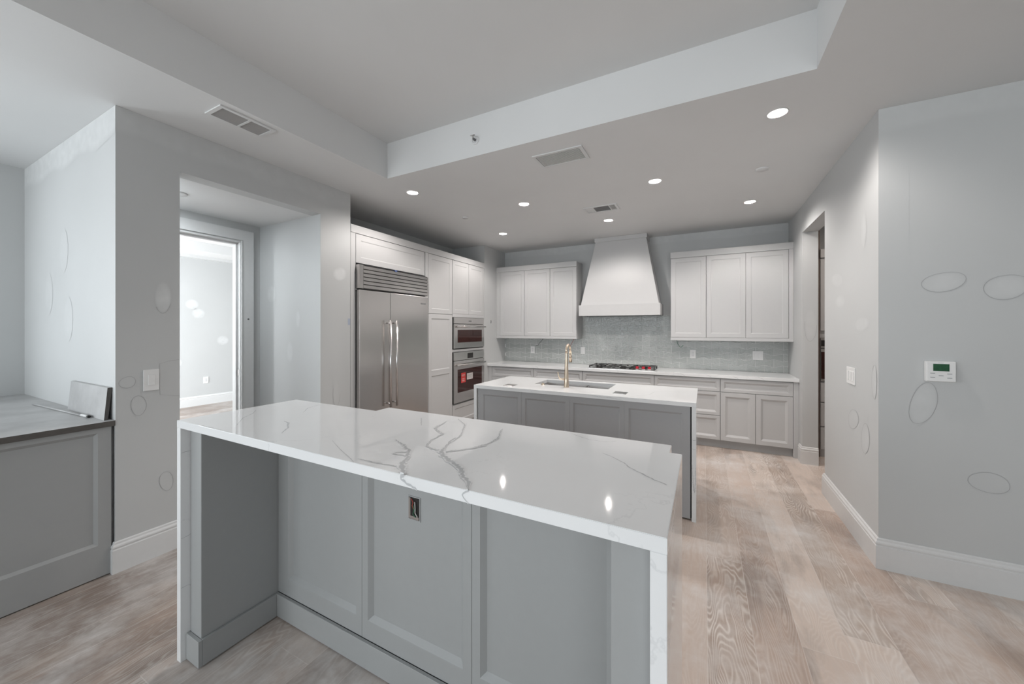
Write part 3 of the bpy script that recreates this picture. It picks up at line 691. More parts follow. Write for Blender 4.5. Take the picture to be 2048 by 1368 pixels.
fx, fy = -1.193, 3.377
t = thing('kitchen_faucet', (fx, fy, ZJ), 'tall champagne bronze gooseneck faucet beside the sink', 'faucet')
bm = BM(); lathe(bm, [(0, 0), (0.027, 0), (0.027, 0.006), (0.024, 0.010), (0.0215, 0.09), (0.0165, 0.22), (0.0125, 0.33), (0.0125, 0.335), (0, 0.335)], (fx, fy, ZJ), 28); obj('body', bm, BRONZE, t)
bm = BM(); pts = [(fx, fy, ZJ+0.325)]
for k in range(13):
    a = math.pi*k/12*0.98; pts.append((fx, fy+0.055-0.055*math.cos(a), ZJ+0.355+0.055*math.sin(a)))
pts.append((fx, fy+0.114, ZJ+0.335)); tube(bm, pts, 0.0115, 14); obj('spout', bm, BRONZE, t)
bm = BM(); cyl(bm, (fx, fy+0.1135, ZJ+0.345), (fx, fy+0.122, ZJ+0.235), 0.0125, 0.0165, 18); obj('spray_head', bm, BRONZE, t)
bm = BM(); tube(bm, [(fx-0.012, fy, ZJ+0.075), (fx-0.055, fy, ZJ+0.075), (fx-0.068, fy, ZJ+0.078), (fx-0.078, fy-0.002, ZJ+0.10), (fx-0.088, fy-0.004, ZJ+0.145)], [0.010, 0.010, 0.008, 0.0055, 0.0045], 12); obj('handle', bm, BRONZE, t)

def popup(cx, cy, label):
    t = thing('pop_up_outlet', (cx, cy, ZJ), label, 'outlet', 'pop-up outlets on the island')
    obj('frame', bbox(cx-0.057, cx+0.057, cy-0.062, cy+0.062, ZJ, ZJ+0.003, 0.001), STEEL2, t)
    obj('lid', bbox(cx-0.045, cx+0.045, cy-0.048, cy+0.048, ZJ+0.003, ZJ+0.0045, 0.0005), STEEL, t)
popup(-1.737, 3.235, 'square steel pop-up outlet on the island left of the sink')
popup(-0.66, 3.285, 'square steel pop-up outlet on the island right of the sink')

# ------------------------------------------------------------------ back run of base cabinets
YD = 5.168
def base_unit(x0, x1, fronts, label, extra=None):
    t = thing('base_cabinet', ((x0+x1)/2, 5.45, 0), label, 'cabinet', 'white base cabinets along the back wall')
    obj('carcass', bbox(x0+0.0005, x1-0.0005, YD+0.0205, YB-0.002, 0.10, 0.873, 0.001), WHITE, t)
    obj('toe_kick', bbox(x0+0.0005, x1-0.0005, YD+0.055, YD+0.07, 0.0, 0.0995, 0), SHADE, t)
    for nm, a, b, c, d in fronts:
        h = d-c
        bm = shaker(a+0.0025, b-0.0025, c+0.003, d-0.003, YD+0.02, 'S', rail=0.036 if h < 0.35 else 0.050, t=0.020, depth=0.016, cham=0.024)
        obj(nm, bm, WHITE, t)
    return t
for x0, x1, lb in ((-3.114, -2.363, 'leftmost white base cabinet of drawers beside the oven wall return'), (-2.363, -1.582, 'white base drawer cabinet between leftmost unit and the cooktop unit'), (-1.582, -0.594, 'wide white base cabinet of drawers under the gas cooktop'), (-0.594, 0.178, 'white base cabinet with three stacked drawers right of the cooktop')):
    base_unit(x0, x1, [('drawer', x0, x1, 0.70, 0.866), ('drawer', x0, x1, 0.405, 0.70), ('drawer', x0, x1, 0.10, 0.405)], lb)
base_unit(0.178, 0.912, [('drawer', 0.178, 0.912, 0.70, 0.866), ('door', 0.178, 0.546, 0.10, 0.70), ('door', 0.546, 0.912, 0.10, 0.70)], 'white base cabinet with one drawer over two doors, next to the pantry opening')
one('filler_panel', bbox(0.9125, XR-0.001, YD-0.002, YD+0.5, 0.0, 0.873, 0.001), WHITE, 'narrow white filler panel between last base cabinet and right wall', 'panel')
one('filler_panel', bbox(XL+0.001, -3.1145, YD, YD+0.5, 0.0, 0.873, 0.001), WHITE, 'narrow white filler panel between first base cabinet and left wall', 'panel')
bm = BM(); lv = bm.verts.layers.float.new('vein'); box(bm, XL+0.001, XR-0.001, 5.138, YB-0.001, 0.8735, 0.914)
bmesh.ops.bevel(bm, geom=bm.edges[:], offset=0.0015, segments=1, affect='EDGES')
for x in (-2.3, -2.85, -0.25, 0.33, 0.6, 0.05, -1.2):
    vein(bm, lv, [(x-0.03, 5.138, 0.908, .001), (x, 5.138, 0.897, .0022), (x+0.025, 5.138, 0.885, .002), (x+0.03, 5.138, 0.878, .001)], (0, -1, 0))
o = one('back_worktop', bm, QUARTZ, 'long white quartz worktop along the tiled back wall', 'worktop')

# cooktop
CX0, CX1, CY0, CY1, CZ = -1.50, -0.588, 5.02, 5.60, 0.914
CY0 = 5.175
t = thing('gas_cooktop', ((CX0+CX1)/2, (CY0+CY1)/2, CZ), 'stainless gas cooktop with black grates and three red knobs', 'cooktop')
obj('tray', bbox(CX0, CX1, CY0, CY1, CZ, CZ+0.010, 0.002), STEEL2, t)
for k, (bx, by) in enumerate(((-1.36, 5.50), (-1.36, 5.28), (-1.04, 5.39), (-0.76, 5.50), (-0.90, 5.28))):
    bm = BM(); lathe(bm, [(0, 0.024), (0.022, 0.024), (0.032, 0.018), (0.034, 0.010), (0.046, 0.008), (0.046, 0)], (bx, by, CZ+0.010), 20); obj('burner', bm, BLACK, t)
for a, b in ((CX0+0.012, -1.205), (-1.195, -0.895), (-0.885, CX1-0.012)):
    bm = BM(); z0, z1 = CZ+0.030, CZ+0.040; y0, y1 = CY0+0.02, CY1-0.015
    if a > -0.95: y0 += 0.10
    for yy in (y0, (y0+y1)/2, y1): box(bm, a, b, yy-0.006, yy+0.006, z0, z1)
    for xx in (a+0.006, (a*2+b)/3, (a+2*b)/3, b-0.006): box(bm, xx-0.005, xx+0.005, y0, y1, z0, z1)
    for xx in (a+0.008, b-0.008):
        for yy in (y0, y1): box(bm, xx-0.007, xx+0.007, yy-0.007, yy+0.007, CZ+0.010, z0)
    obj('grate', bm, BLACK, t)
for x in (-0.822, -0.742, -0.662):
    bm = BM(); lathe(bm, [(0, 0.040), (0.017, 0.040), (0.020, 0.036), (0.021, 0.010)], (x, CY0+0.055, CZ+0.010), 20, 0); lathe(bm, [(0.021, 0.010), (0.027, 0.008), (0.028, 0)], (x, CY0+0.055, CZ+0.010), 20, 1)
    obj('knob', bm, [RED, STEEL2], t)

# backsplash of wavy elongated tiles, every tile its own bevelled island
bm = BM()
TH, TL, A_ = 0.0765, 0.205, 0.013
def inside(x, z): return (XL < x < XR) and 0.914 <= z
zones = [(XL+0.001, -1.756, 0.9145, 1.322), (-1.756, -0.414, 0.9145, 1.676), (-0.414, XR-0.001, 0.9145, 1.322)]
top_at = lambda x: 1.676 if -1.756 < x < -0.414 else 1.322
yf = YB - 0.009
for zx0, zx1, zz0, zz1 in [(XL+0.001, XR-0.001, 0.9145, 1.676)]:
    r0 = int((zz0-0.914)/TH)-1; r1 = int((zz1-0.914)/TH)+2
    for r in range(r0, r1):
        k0 = int((zx0-XL)/TL)-2; k1 = int((zx1-XL)/TL)+2
        for k in range(k0, k1):
            xa = XL + (k + (0.5 if r % 2 else 0))*TL; xb = xa+TL
            seg = 8; g = 0.0017; lo, hi = [], []
            for i in range(seg+1):
                x = xa+g + (TL-2*g)*i/seg
                s = A_*math.cos(2*math.pi*(x-XL)/TL)
                zl = 0.914 + r*TH + (s if r % 2 else -s) + g
                zh = 0.914 + (r+1)*TH + (s if (r+1) % 2 else -s) - g
                if x < zx0 or x > zx1: continue
                zl = max(zl, zz0); zh = min(zh, top_at(x))
                if zh - zl < 0.004: continue
                lo.append((x, zl)); hi.append((x, zh))
            if len(lo) < 2: continue
            # close clipped ends on the zone border
            tx, tz = random.uniform(-0.006, 0.006), random.uniform(-0.008, 0.008)
            cxm = (lo[0][0]+lo[-1][0])/2; czm = (lo[0][1]+hi[0][1])/2
            def dep(x, z, d): return yf - d + tx*(x-cxm) + tz*(z-czm)
            ring = lo + hi[::-1]; m = len(ring)
            cz_ = sum(p[1] for p in ring)/m
            o_ = [bm.verts.new((x, yf+0.004, z)) for x, z in ring]
            p_ = [bm.verts.new((x, dep(x, z, -0.0006), z)) for x, z in ring]
            q_ = [bm.verts.new((x + 0.0022*(1 if x < cxm else -1), dep(x, z, 0.001), z + 0.0022*(1 if z < cz_ else -1))) for x, z in ring]
            for A, B in ((o_, p_), (p_, q_)):
                for i in range(m): bm.faces.new((A[i], A[(i+1) % m], B[(i+1) % m], B[i]))
            n = len(lo)
            for i in range(n-1): bm.faces.new((q_[i], q_[i+1], q_[m-2-i], q_[m-1-i]))
bmesh.ops.recalc_face_normals(bm, faces=bm.faces[:])
for zx0, zx1, zz0, zz1 in zones: box(bm, zx0, zx1, yf+0.0005, YB-0.0005, zz0, zz1, 1)
o = one('tile_backsplash', bm, [TILE, GROUT], 'glossy grey-green wavy tile backsplash behind the cooktop', 'backsplash')

# wall cabinets
YU, YUB = 5.445, YB-0.0125
def wall_cab(x0, x1, splits, ends, label):
    t = thing('wall_cabinet', ((x0+x1)/2, 5.6, 1.324), label, 'cabinet', 'white wall cabinets either side of the hood')
    obj('carcass', bbox(x0+0.002, x1-0.002, YU+0.0205, YUB, 1.326, 2.53, 0.001), WHITE, t)
    obj('cornice', bbox(x0, x1, YU-0.010, YUB, 2.448, 2.531, 0.002), WHITE, t)
    obj('bottom_rail', bbox(x0, x1, YU-0.004, YU+0.020, 1.324, 1.364, 0.0015), WHITE, t)
    for a, b in ends: obj('side_stile', bbox(a, b, YU-0.002, YU+0.020, 1.3645, 2.4475, 0.001), WHITE, t)
    for a, b in zip(splits, splits[1:]):
        obj('door', shaker(a+0.0024, b-0.0024, 1.3665, 2.4455, YU+0.02, 'S', rail=0.055, t=0.020, depth=0.0045, cham=0.009), WHITE, t)
wall_cab(XL+0.001, -1.756, [-3.121, -2.656, -2.2, -1.760], [(XL+0.001, -3.122)], 'white three-door wall cabinet left of the range hood')
wall_cab(-0.414, XR-0.001, [-0.411, 0.023, 0.47, 0.916], [(0.917, XR-0.001)], 'white three-door wall cabinet right of the range hood')

# range hood
t = thing('range_hood', (-1.1, 5.54, 1.674), 'white tapered wooden range hood over the cooktop', 'range hood')
bm = BM()
lo = [(-1.659, 5.345, 1.836), (-0.556, 5.345, 1.836), (-0.556, YB-0.002, 1.836), (-1.659, YB-0.002, 1.836)]
hi = [(-1.462, 5.447, 2.78), (-0.734, 5.447, 2.78), (-0.734, YB-0.002, 2.78), (-1.462, YB-0.002, 2.78)]
a = [bm.verts.new(p) for p in lo]; b = [bm.verts.new(p) for p in hi]
for i in range(4): bm.faces.new((a[i], a[(i+1) % 4], b[(i+1) % 4], b[i]))
bm.faces.new(a[::-1]); bm.faces.new(b)
obj('canopy', bm, WHITE, t)
obj('top_band', bbox(-1.475, -0.722, 5.436, YB-0.002, 2.7805, ZC-0.001, 0.0015), WHITE, t)
bm = BM(); X0, X1, Y0_ = -1.685, -0.535, 5.322
box(bm, X0, X1, Y0_, Y0_+0.02, 1.674, 1.8355); box(bm, X0, X0+0.02, Y0_+0.02, YB-0.002, 1.678, 1.8355); box(bm, X1-0.02, X1, Y0_+0.02, YB-0.002, 1.678, 1.8355)
obj('skirt', bm, WHITE, t)
obj('filter_panel', bbox(X0+0.021, X1-0.021, Y0_+0.021, YB-0.012, 1.70, 1.72, 0.002), STEEL, t)

# ------------------------------------------------------------------ tall cabinet wall (left)
def tall_box(name, y0, y1, z0, z1, label, grp='tall white cabinets beside the refrigerator'):
    t = thing(name, (XL-0.3, (y0+y1)/2, z0), label, 'cabinet', grp)
    return t
PX = XL - 0.021
t = tall_box('fridge_cabinet', 2.53, 3.70, 2.16, 2.466, 'white cabinet with one wide lift-up door above the refrigerator')
obj('carcass', bbox(-3.80, PX-0.0005, 2.531, 3.6775, 2.160, 2.4655, 0), WHITE, t)
obj('door', shaker(2.594, 3.626, 2.163, 2.462, PX, 'E', rail=0.06, t=0.020, depth=0.0045, cham=0.009), WHITE, t)
obj('side_stile', bbox(-3.80, XL-0.001, 2.5305, 2.5925, 0.0, 2.4655, 0.001) if False else bbox(PX, XL-0.001, 2.5305, 2.589, 0.0, 2.4655, 0.001), WHITE, t)
obj('side_stile', bbox(PX, XL-0.001, 3.646, 3.6995, 0.0, 2.4655, 0.001), WHITE, t)
obj('side_panel', bbox(-3.80, PX-0.0005, 3.678, 3.6995, 0.0, 2.4655, 0), WHITE, t)
t = tall_box('pantry_cabinet', 3.70, 4.21, 0, 2.466, 'tall white pantry cabinet between refrigerator and ovens')
obj('carcass', bbox(-3.80, PX-0.0005, 3.7, 4.2085, 0.1, 2.4655, 0), WHITE, t)
obj('toe_kick', bbox(-3.80, PX-0.05, 3.7, 4.2085, 0.0, 0.099, 0), SHADE, t)
obj('door', shaker(3.7035, 4.205, 1.686, 2.462, PX, 'E', rail=0.06, t=0.020, depth=0.0045, cham=0.009), WHITE, t)
obj('door', shaker(3.7035, 4.205, 0.105, 1.680, PX, 'E', rail=0.06, t=0.020, depth=0.009, cham=0.012, mid=[(0.86, 0.93)]), WHITE, t)
t = tall_box('oven_cabinet', 4.21, 5.05, 0, 2.466, 'tall white cabinet housing the two stacked ovens')
obj('carcass', bbox(-3.80, PX-0.0005, 4.2095, 5.052, 0.1, 2.4655, 0), WHITE, t)
obj('toe_kick', bbox(-3.80, PX-0.05, 4.2095, 5.052, 0.0, 0.099, 0), SHADE, t)
obj('door', shaker(4.214, 4.613, 1.700, 2.462, PX, 'E', rail=0.055, t=0.020, depth=0.0045, cham=0.009), WHITE, t)
obj('door', shaker(4.617, 5.020, 1.700, 2.462, PX, 'E', rail=0.055, t=0.020, depth=0.0045, cham=0.009), WHITE, t)
obj('side_stile', bbox(PX, XL-0.001, 5.0225, 5.052, 0.1, 2.4655, 0.001), WHITE, t)
obj('rail', bbox(PX, XL-0.001, 4.2095, 5.0222, 1.148, 1.183, 0.001), WHITE, t)
obj('rail', bbox(PX, XL-0.001, 4.2095, 5.0222, 1.650, 1.698, 0.001), WHITE, t)
obj('drawer', shaker(4.214, 5.020, 0.105, 0.385, PX, 'E', rail=0.055, t=0.020, depth=0.009, cham=0.012), WHITE, t)
one('cornice', bbox(-3.80, XL+0.004, 2.5305, 5.052, 2.466, 2.547, 0.002), WHITE, 'long white cornice board topping the tall cabinets', 'moulding')

# refrigerator
FXP = -3.137
t = thing('refrigerator', (-3.45, 3.11, 0), 'built-in stainless steel side-by-side refrigerator with louvred top grille', 'refrigerator')
obj('body', bbox(-3.78, XL-0.0225, 2.592, 3.641, 0.02, 2.145, 0.001), STEEL, t)
bm = BM()
box(bm, XL-0.022, FXP, 2.592, 2.640, 1.899, 2.143); box(bm, XL-0.022, FXP-0.012, 2.6405, 3.630, 1.899, 2.143)
g = obj('grille', bm, [STEEL], t)
for k in range(6):
    z0 = 1.904 + k*0.0395; z1 = z0+0.031
    bm = BM()
    v = [bm.verts.new(p) for p in ((FXP-0.0115, 2.641, z0-0.002), (FXP+0.003, 2.641, z0), (FXP+0.0022, 2.641, z1), (FXP-0.0115, 2.641, z1), (FXP-0.0115, 3.629, z0-0.002), (FXP+0.003, 3.629, z0), (FXP+0.0022, 3.629, z1), (FXP-0.0115, 3.629, z1))]
    for q in ((0, 1, 2, 3), (7, 6, 5, 4), (0, 4, 5, 1), (1, 5, 6, 2), (2, 6, 7, 3), (3, 7, 4, 0)): bm.faces.new([v[i] for i in q])
    obj('louvre', bm, STEEL, g)
bm = BM(); box(bm, FXP-0.0119, FXP-0.0117, 2.641, 3.629, 1.90, 2.142); obj('backing', bm, BLACK, g)
for a, b, hy in ((2.594, 3.0015, 2.955), (3.0055, 3.630, 3.046)):
    d = obj('door', bbox(XL-0.022, FXP, a, b, 0.12, 1.884, 0.003, 2), STEEL, t)
    bm = BM(); cyl(bm, (FXP+0.058, hy, 0.62), (FXP+0.058, hy, 1.575), 0.0125, n=18)
    for z in (0.66, 1.545): cyl(bm, (FXP+0.001, hy, z), (FXP+0.058, hy, z), 0.009, n=14)
    obj('handle', bm, STEEL2, d)
    if hy > 3:
        obj('badge', bbox(FXP+0.0002, FXP+0.0022, 3.50, 3.585, 1.786, 1.803, 0.0005), GRILLE_D, d)
        bm = BM()
        for k in range(8): box(bm, FXP+0.0022, FXP+0.0026, 3.507+k*0.009, 3.512+k*0.009, 1.791, 1.798)
        obj('badge_lettering', bm, STEEL2, d)
obj('door_gap', bbox(XL-0.022, XL-0.0005, 2.64, 3.629, 1.8845, 1.8985, 0), BLACK, t)
obj('kick_plate', bbox(XL-0.04, XL-0.001, 2.594, 3.63, 0.005, 0.115, 0.001), STEEL, t)

# ovens
def oven(name, z0, z1, split, win, hz, label, disp=None, badge=None):
    t = thing(name, (XL-0.2, 4.62, z0), label, 'oven')
    y0, y1 = 4.222, 5.012
    obj('body', bbox(XL-0.0195, XL+0.001, y0, y1, z0, z1, 0.001), GAP, t)
    obj('control_panel', bbox(XL+0.0015, XL+0.018, y0, y1, split+0.003, z1, 0.002), STEEL, t)
    d = obj('door', bbox(XL+0.0015, XL+0.022, y0, y1, z0+0.012, split-0.003, 0.003), STEEL, t)
    a, b = win
    obj('glass', bbox(XL+0.022, XL+0.0235, 4.302, 4.942, a, b, 0.001), DARKGLASS, d)
    bm = BM(); cyl(bm, (XL+0.068, y0+0.03, hz), (XL+0.068, y1-0.03, hz), 0.0115, n=16)
    for yy in (y0+0.055, y1-0.055): cyl(bm, (XL+0.022, yy, hz), (XL+0.075, yy, hz), 0.014, n=16)
    obj('handle', bm, STEEL2, d)
    if disp: obj('display', bbox(XL+0.018, XL+0.0192, *disp, 0.0003), BLACK, t)
    if badge: obj('badge', bbox(XL+0.018, XL+0.0195, *badge, 0.0003), GRILLE_D, t)
    return t, d
oven('speed_oven', 1.186, 1.647, 1.553, (1.282, 1.468), 1.515, 'compact stainless steel oven, upper of the two stacked ovens', badge=(4.585, 4.655, 1.590, 1.606))
t, d = oven('wall_oven', 0.40, 1.143, 1.020, (0.557, 0.892), 0.957, 'full-size stainless wall oven with red sticker, below the compact oven', disp=(4.553, 4.700, 1.040, 1.118))
obj('red_sticker', bbox(XL+0.0236, XL+0.0245, 4.385, 4.497, 0.690, 0.835, 0), REDTAG, d)
bm = BM()
for z, a, b in ((0.80, 4.40, 4.48), (0.785, 4.40, 4.47), (0.745, 4.41, 4.47), (0.725, 4.41, 4.465), (0.712, 4.41, 4.47)): box(bm, XL+0.0246, XL+0.0248, a, b, z, z+0.006)
obj('sticker_print', bm, PAPER, d)
obj('white_sticker', bbox(XL+0.0236, XL+0.0245, 4.530, 4.685, 0.722, 0.815, 0), PAPER, d)
bm = BM()
for k in range(5): box(bm, XL+0.0246, XL+0.0248, 4.542, 4.672-0.01*(k % 2), 0.737+k*0.014, 0.741+k*0.014)
obj('sticker_print', bm, PLAST_D, d)

# tape
bm = BM(); box(bm, FXP-0.02, FXP+0.006, 3.06, 3.12, 2.1455, 2.149); box(bm, FXP+0.0055, FXP+0.0068, 3.065, 3.10, 2.13, 2.149)
one('masking_tape', bm, BLUE, 'scrap of blue tape on top of the refrigerator grille', 'tape')
one('masking_tape', bbox(XL+0.0003, XL+0.0012, 2.497, 2.524, 1.52, 1.585, 0), PALEBLUE, 'pale blue tape square on the wall edge left of the refrigerator', 'tape')

# ------------------------------------------------------------------ grey peninsula in the nook
t = thing('peninsula_cabinet', (-3.6, 0.0, 0), 'grey framed cabinet under the stone counter at far left', 'cabinet')
obj('carcass', bbox(-5.12, -3.2205, -1.0, 0.868, 0.004, 0.893, 0), GREY, t)
obj('front_panel', shaker(-0.95, 0.857, 0.006, 0.893, -3.22, 'E', t=0.020, depth=0.012, cham=0.016, rails=(0.055, 0.055, 0.190, 0.030)), GREY, t)
bm = BM(); fs = box(bm, XN+0.001, -3.186, -1.03, YC0-0.001, 0.8935, 0.926)
for f in fs[2:]: f.material_index = 1
one('stone_counter', bm, [SLATE, SLATE_EDGE], 'dusty grey stone counter with dark raw edge in the left nook', 'worktop')
bm = BM()
v = [bm.verts.new(p) for p in ((-3.894, 0.835, 0.9265), (-3.235, 0.835, 0.9265), (-3.235, 0.852, 0.9265), (-3.894, 0.852, 0.9265), (-3.894, 0.850, 1.122), (-3.235, 0.850, 1.122), (-3.235, 0.8695, 1.122), (-3.894, 0.8695, 1.122))]
for i, q in enumerate(((0, 3, 2, 1), (4, 5, 6, 7), (0, 1, 5, 4), (1, 2, 6, 5), (2, 3, 7, 6), (3, 0, 4, 7))):
    bm.faces.new([v[k] for k in q]).material_index = 1 if i == 3 else 0
one('stone_offcut', bm, [SLATE, SLATE_EDGE], 'grey stone offcut leaning on the wall above the stone counter', 'stone slab')
t = thing('paint_stick', (-3.9, 0.80, 0.926), 'thin pale rod with white tip lying on the stone counter', 'rod')
bm = BM(); cyl(bm, (-4.38, 0.775, 0.9322), (-3.52, 0.812, 0.9322), 0.0055, n=10); obj('shaft', bm, SLATE, t)
bm = BM(); cyl(bm, (-3.5195, 0.812, 0.9345), (-3.43, 0.817, 0.9345), 0.008, n=12); obj('tip', bm, PLASTIC, t)
bm = BM(); cyl(bm, (-3.4295, 0.817, 0.9345), (-3.41, 0.818, 0.9345), 0.008, n=12); obj('end_cap', bm, BLACK, t)

# ------------------------------------------------------------------ switches, outlets, thermostat, wires
def plate(face, u, v, w_, h_, plane, label, kind='outlet', gang=1, name='wall_outlet', cat='outlet', group=None):
    f = frame_map('S' if face == 'S' else 'E'); sgn = -1 if face == 'W' else 1
    mp = (lambda u_, v_, n_: f(u_, v_, n_*sgn, plane))
    loc = mp(u, v, 0); t = thing(name, loc, label, cat, group)
    def bx(u0, u1, v0, v1, n0, n1, bev=0.001):
        a, b = mp(u0, v0, n0), mp(u1, v1, n1); return bbox(a.x, b.x, a.y, b.y, a.z, b.z, bev)
    for_plate = bx(u-w_/2, u+w_/2, v-h_/2, v+h_/2, 0.0003, 0.006)
    obj('cover_plate', for_plate, PLASTIC, t)
    for g in range(gang):
        cu = u + (g-(gang-1)/2)*0.046
        if kind == 'switch':
            obj('rocker', bx(cu-0.0165, cu+0.0165, v-0.033, v+0.033, 0.0061, 0.0095, 0.0008), PLASTIC, t)
        else:
            obj('socket', bx(cu-0.0165, cu+0.0165, v-0.033, v+0.033, 0.0061, 0.0075, 0.0008), TRIM, t)
            for dv in (-0.017, 0.017):
                bm = BM()
                for du in (-0.006, 0.006):
                    a, b = mp(cu+du-0.001, v+dv-0.004, 0.0076), mp(cu+du+0.001, v+dv+0.004, 0.0079); box(bm, a.x, b.x, a.y, b.y, a.z, b.z)
                obj('slot', bm, GRILLE_D, t)
OG = 'white outlets on the tiled backsplash'
TP = yf-0.0015
plate('S', -2.637, 1.122, 0.074, 0.118, TP, 'white outlet on tiles left of the faucet, under left wall cabinet', group=OG)
plate('S', -1.748, 1.132, 0.072, 0.115, TP, 'white outlet on tiles just left of the cooktop', 'switch', group=OG)
plate('S', -0.143, 1.125, 0.074, 0.118, TP, 'white outlet on tiles right of the cooktop', group=OG)
plate('S', 0.632, 1.129, 0.118, 0.118, TP, 'double-width white outlet on tiles near the right corner', 'switch', 2, group=OG)
plate('E', 1.032, 1.151, 0.076, 0.136, XL, 'white single light switch on the left wall pier', 'switch', name='light_switch', cat='switch')
plate('W', 3.50, 1.138, 0.165, 0.122, XR, 'white three-gang light switch on the right wall', 'switch', 3, name='light_switch', cat='switch')
plate('E', 3.62, 0.48, 0.08, 0.125, FX, 'white outlet on the far room wall seen through the doorway', name='wall_outlet')

t = thing('thermostat', (1.225, YR0, 1.173), 'white wall thermostat with green screen', 'thermostat')
ty = YR0-0.0012
obj('base', bbox(1.166, 1.290, ty-0.022, ty, 1.173, 1.290, 0.002), PLASTIC, t)
obj('cover', bbox(1.168, 1.288, ty-0.028, ty-0.0225, 1.175, 1.288, 0.002), PLASTIC, t)
obj('screen', bbox(1.194, 1.261, ty-0.0290, ty-0.0281, 1.235, 1.277, 0.0003), LCD, t)
for x, z in ((1.192, 1.222), (1.192, 1.198), (1.262, 1.220), (1.262, 1.196), (1.227, 1.209)):
    obj('button', bbox(x-0.010, x+0.010, ty-0.0290, ty-0.0281, z-0.0018, z+0.0018, 0), PLAST_D, t)
bm = BM()
for k in range(4): box(bm, 1.216+k*0.0055, 1.220+k*0.0055, ty-0.0285, ty-0.0281, 1.2815, 1.2835)
obj('maker_mark', bm, PLAST_D, t)

WG = 'loose wires hanging below the wall cabinets'
def wire(pts, mats, label, r=0.0032):
    bm = BM(); tube(bm, pts, r, 8)
    one('loose_wire', bm, mats, label, 'wire', WG)
yw = YB-0.10
wire([(-2.54, yw, 1.205), (-2.50, yw, 1.20), (-2.48, yw-0.01, 1.23), (-2.43, yw, 1.285), (-2.40, yw, 1.326)], BLACK, 'dark loose wire under left wall cabinet above the left outlet')
wire([(-1.945, yw, 1.185), (-1.93, yw, 1.20), (-1.905, yw, 1.25), (-1.87, yw, 1.31), (-1.865, yw, 1.326)], COPPER, 'reddish loose wire under the left wall cabinet behind the faucet')
wire([(-0.35, yw, 1.326), (-0.335, yw, 1.27), (-0.305, yw, 1.225), (-0.29, yw-0.01, 1.222), (-0.265, yw, 1.25)], GREENW, 'green loose wire hanging under the right wall cabinet')
bm = BM(); tube(bm, [(XL+0.001, 5.256, 1.575), (XL+0.006, 5.256, 1.60), (XL+0.004, 5.254, 1.625)], 0.006, 8)
one('wire_stub', bm, GRILLE_D, 'short dark wire stub poking from the wall left of the back worktop', 'wire')

# ------------------------------------------------------------------ ceiling fittings
def downlight(x, y, label):
    t = thing('downlight', (x, y, ZC), label, 'ceiling light', 'recessed downlights in the kitchen ceiling')
    bm = BM(); lathe(bm, [(0.050, 0.0), (0.0505, -0.003), (0.058, -0.003), (0.060, -0.0005)], (x, y, ZC), 36); obj('trim_ring', bm, TRIM, t)
    bm = BM(); lathe(bm, [(0.0505, -0.001), (0.046, 0.02), (0.034, 0.050), (0.032, 0.055), (0.026, 0.056)], (x, y, ZC), 36)
    obj('reflector', bm, REFL, t)
    bm = BM(); lathe(bm, [(0, 0.0), (0.018, 0.001), (0.027, 0.002)], (x, y, ZC+0.054), 28); obj('bulb', bm, LENS, t)
    l = bpy.data.lights.new('lamp_beam', 'SPOT'); l.energy = 41; l.color = (1.0, 0.94, 0.90); l.spot_size = R(165); l.spot_blend = 0.6; l.shadow_soft_size = 0.014
    o = bpy.data.objects.new('lamp_beam', l); COL.objects.link(o); o.parent = t; o.location = (0, 0, 0.021)
    return t
LBL = ['recessed downlight nearest the right wall, largest in view', 'recessed downlight right of centre, in front of the hood', 'recessed downlight between tray ceiling and small vent', 'recessed downlight near the tray corner above the refrigerator', 'recessed downlight above the ovens near the left return wall', 'recessed downlight just in front of the range hood', 'recessed downlight above the right wall cabinet']
src = downlight(*LAMPS[0], LBL[0])
for (x, y), lb in zip(LAMPS[1:], LBL[1:]):
    c = copy_tree(src); c.location = (x, y, ZC); c['label'] = lb

def vent(name, x0, x1, y0, y1, label, cells, slat_dir, dark=GRILLE_D, n=14, fr=TRIM, sl=TRIM, tilt=0.0):
    t = thing(name, ((x0+x1)/2, (y0+y1)/2, ZC), label, 'vent')
    bm = BM(); m = 0.022
    box(bm, x0, x1, y0, y0+m, ZC-0.008, ZC-0.0005); box(bm, x0, x1, y1-m, y1, ZC-0.008, ZC-0.0005)
    box(bm, x0, x0+m, y0+m, y1-m, ZC-0.008, ZC-0.0005); box(bm, x1-m, x1, y0+m, y1-m, ZC-0.008, ZC-0.0005)
    for a, b in zip(cells, cells[1:]):
        if slat_dir == 'bar_y' and b < y1-0.03: box(bm, x0+m, x1-m, b-0.006, b+0.006, ZC-0.008, ZC-0.0005)
        if slat_dir == 'bar_x' and b < x1-0.03: box(bm, b-0.006, b+0.006, y0+m, y1-m, ZC-0.008, ZC-0.0005)
    obj('frame', bm, fr, t)
    bm = BM(); box(bm, x0+m, x1-m, y0+m, y1-m, ZC-0.0012, ZC-0.0004); obj('backing', bm, dark, t)
    return t
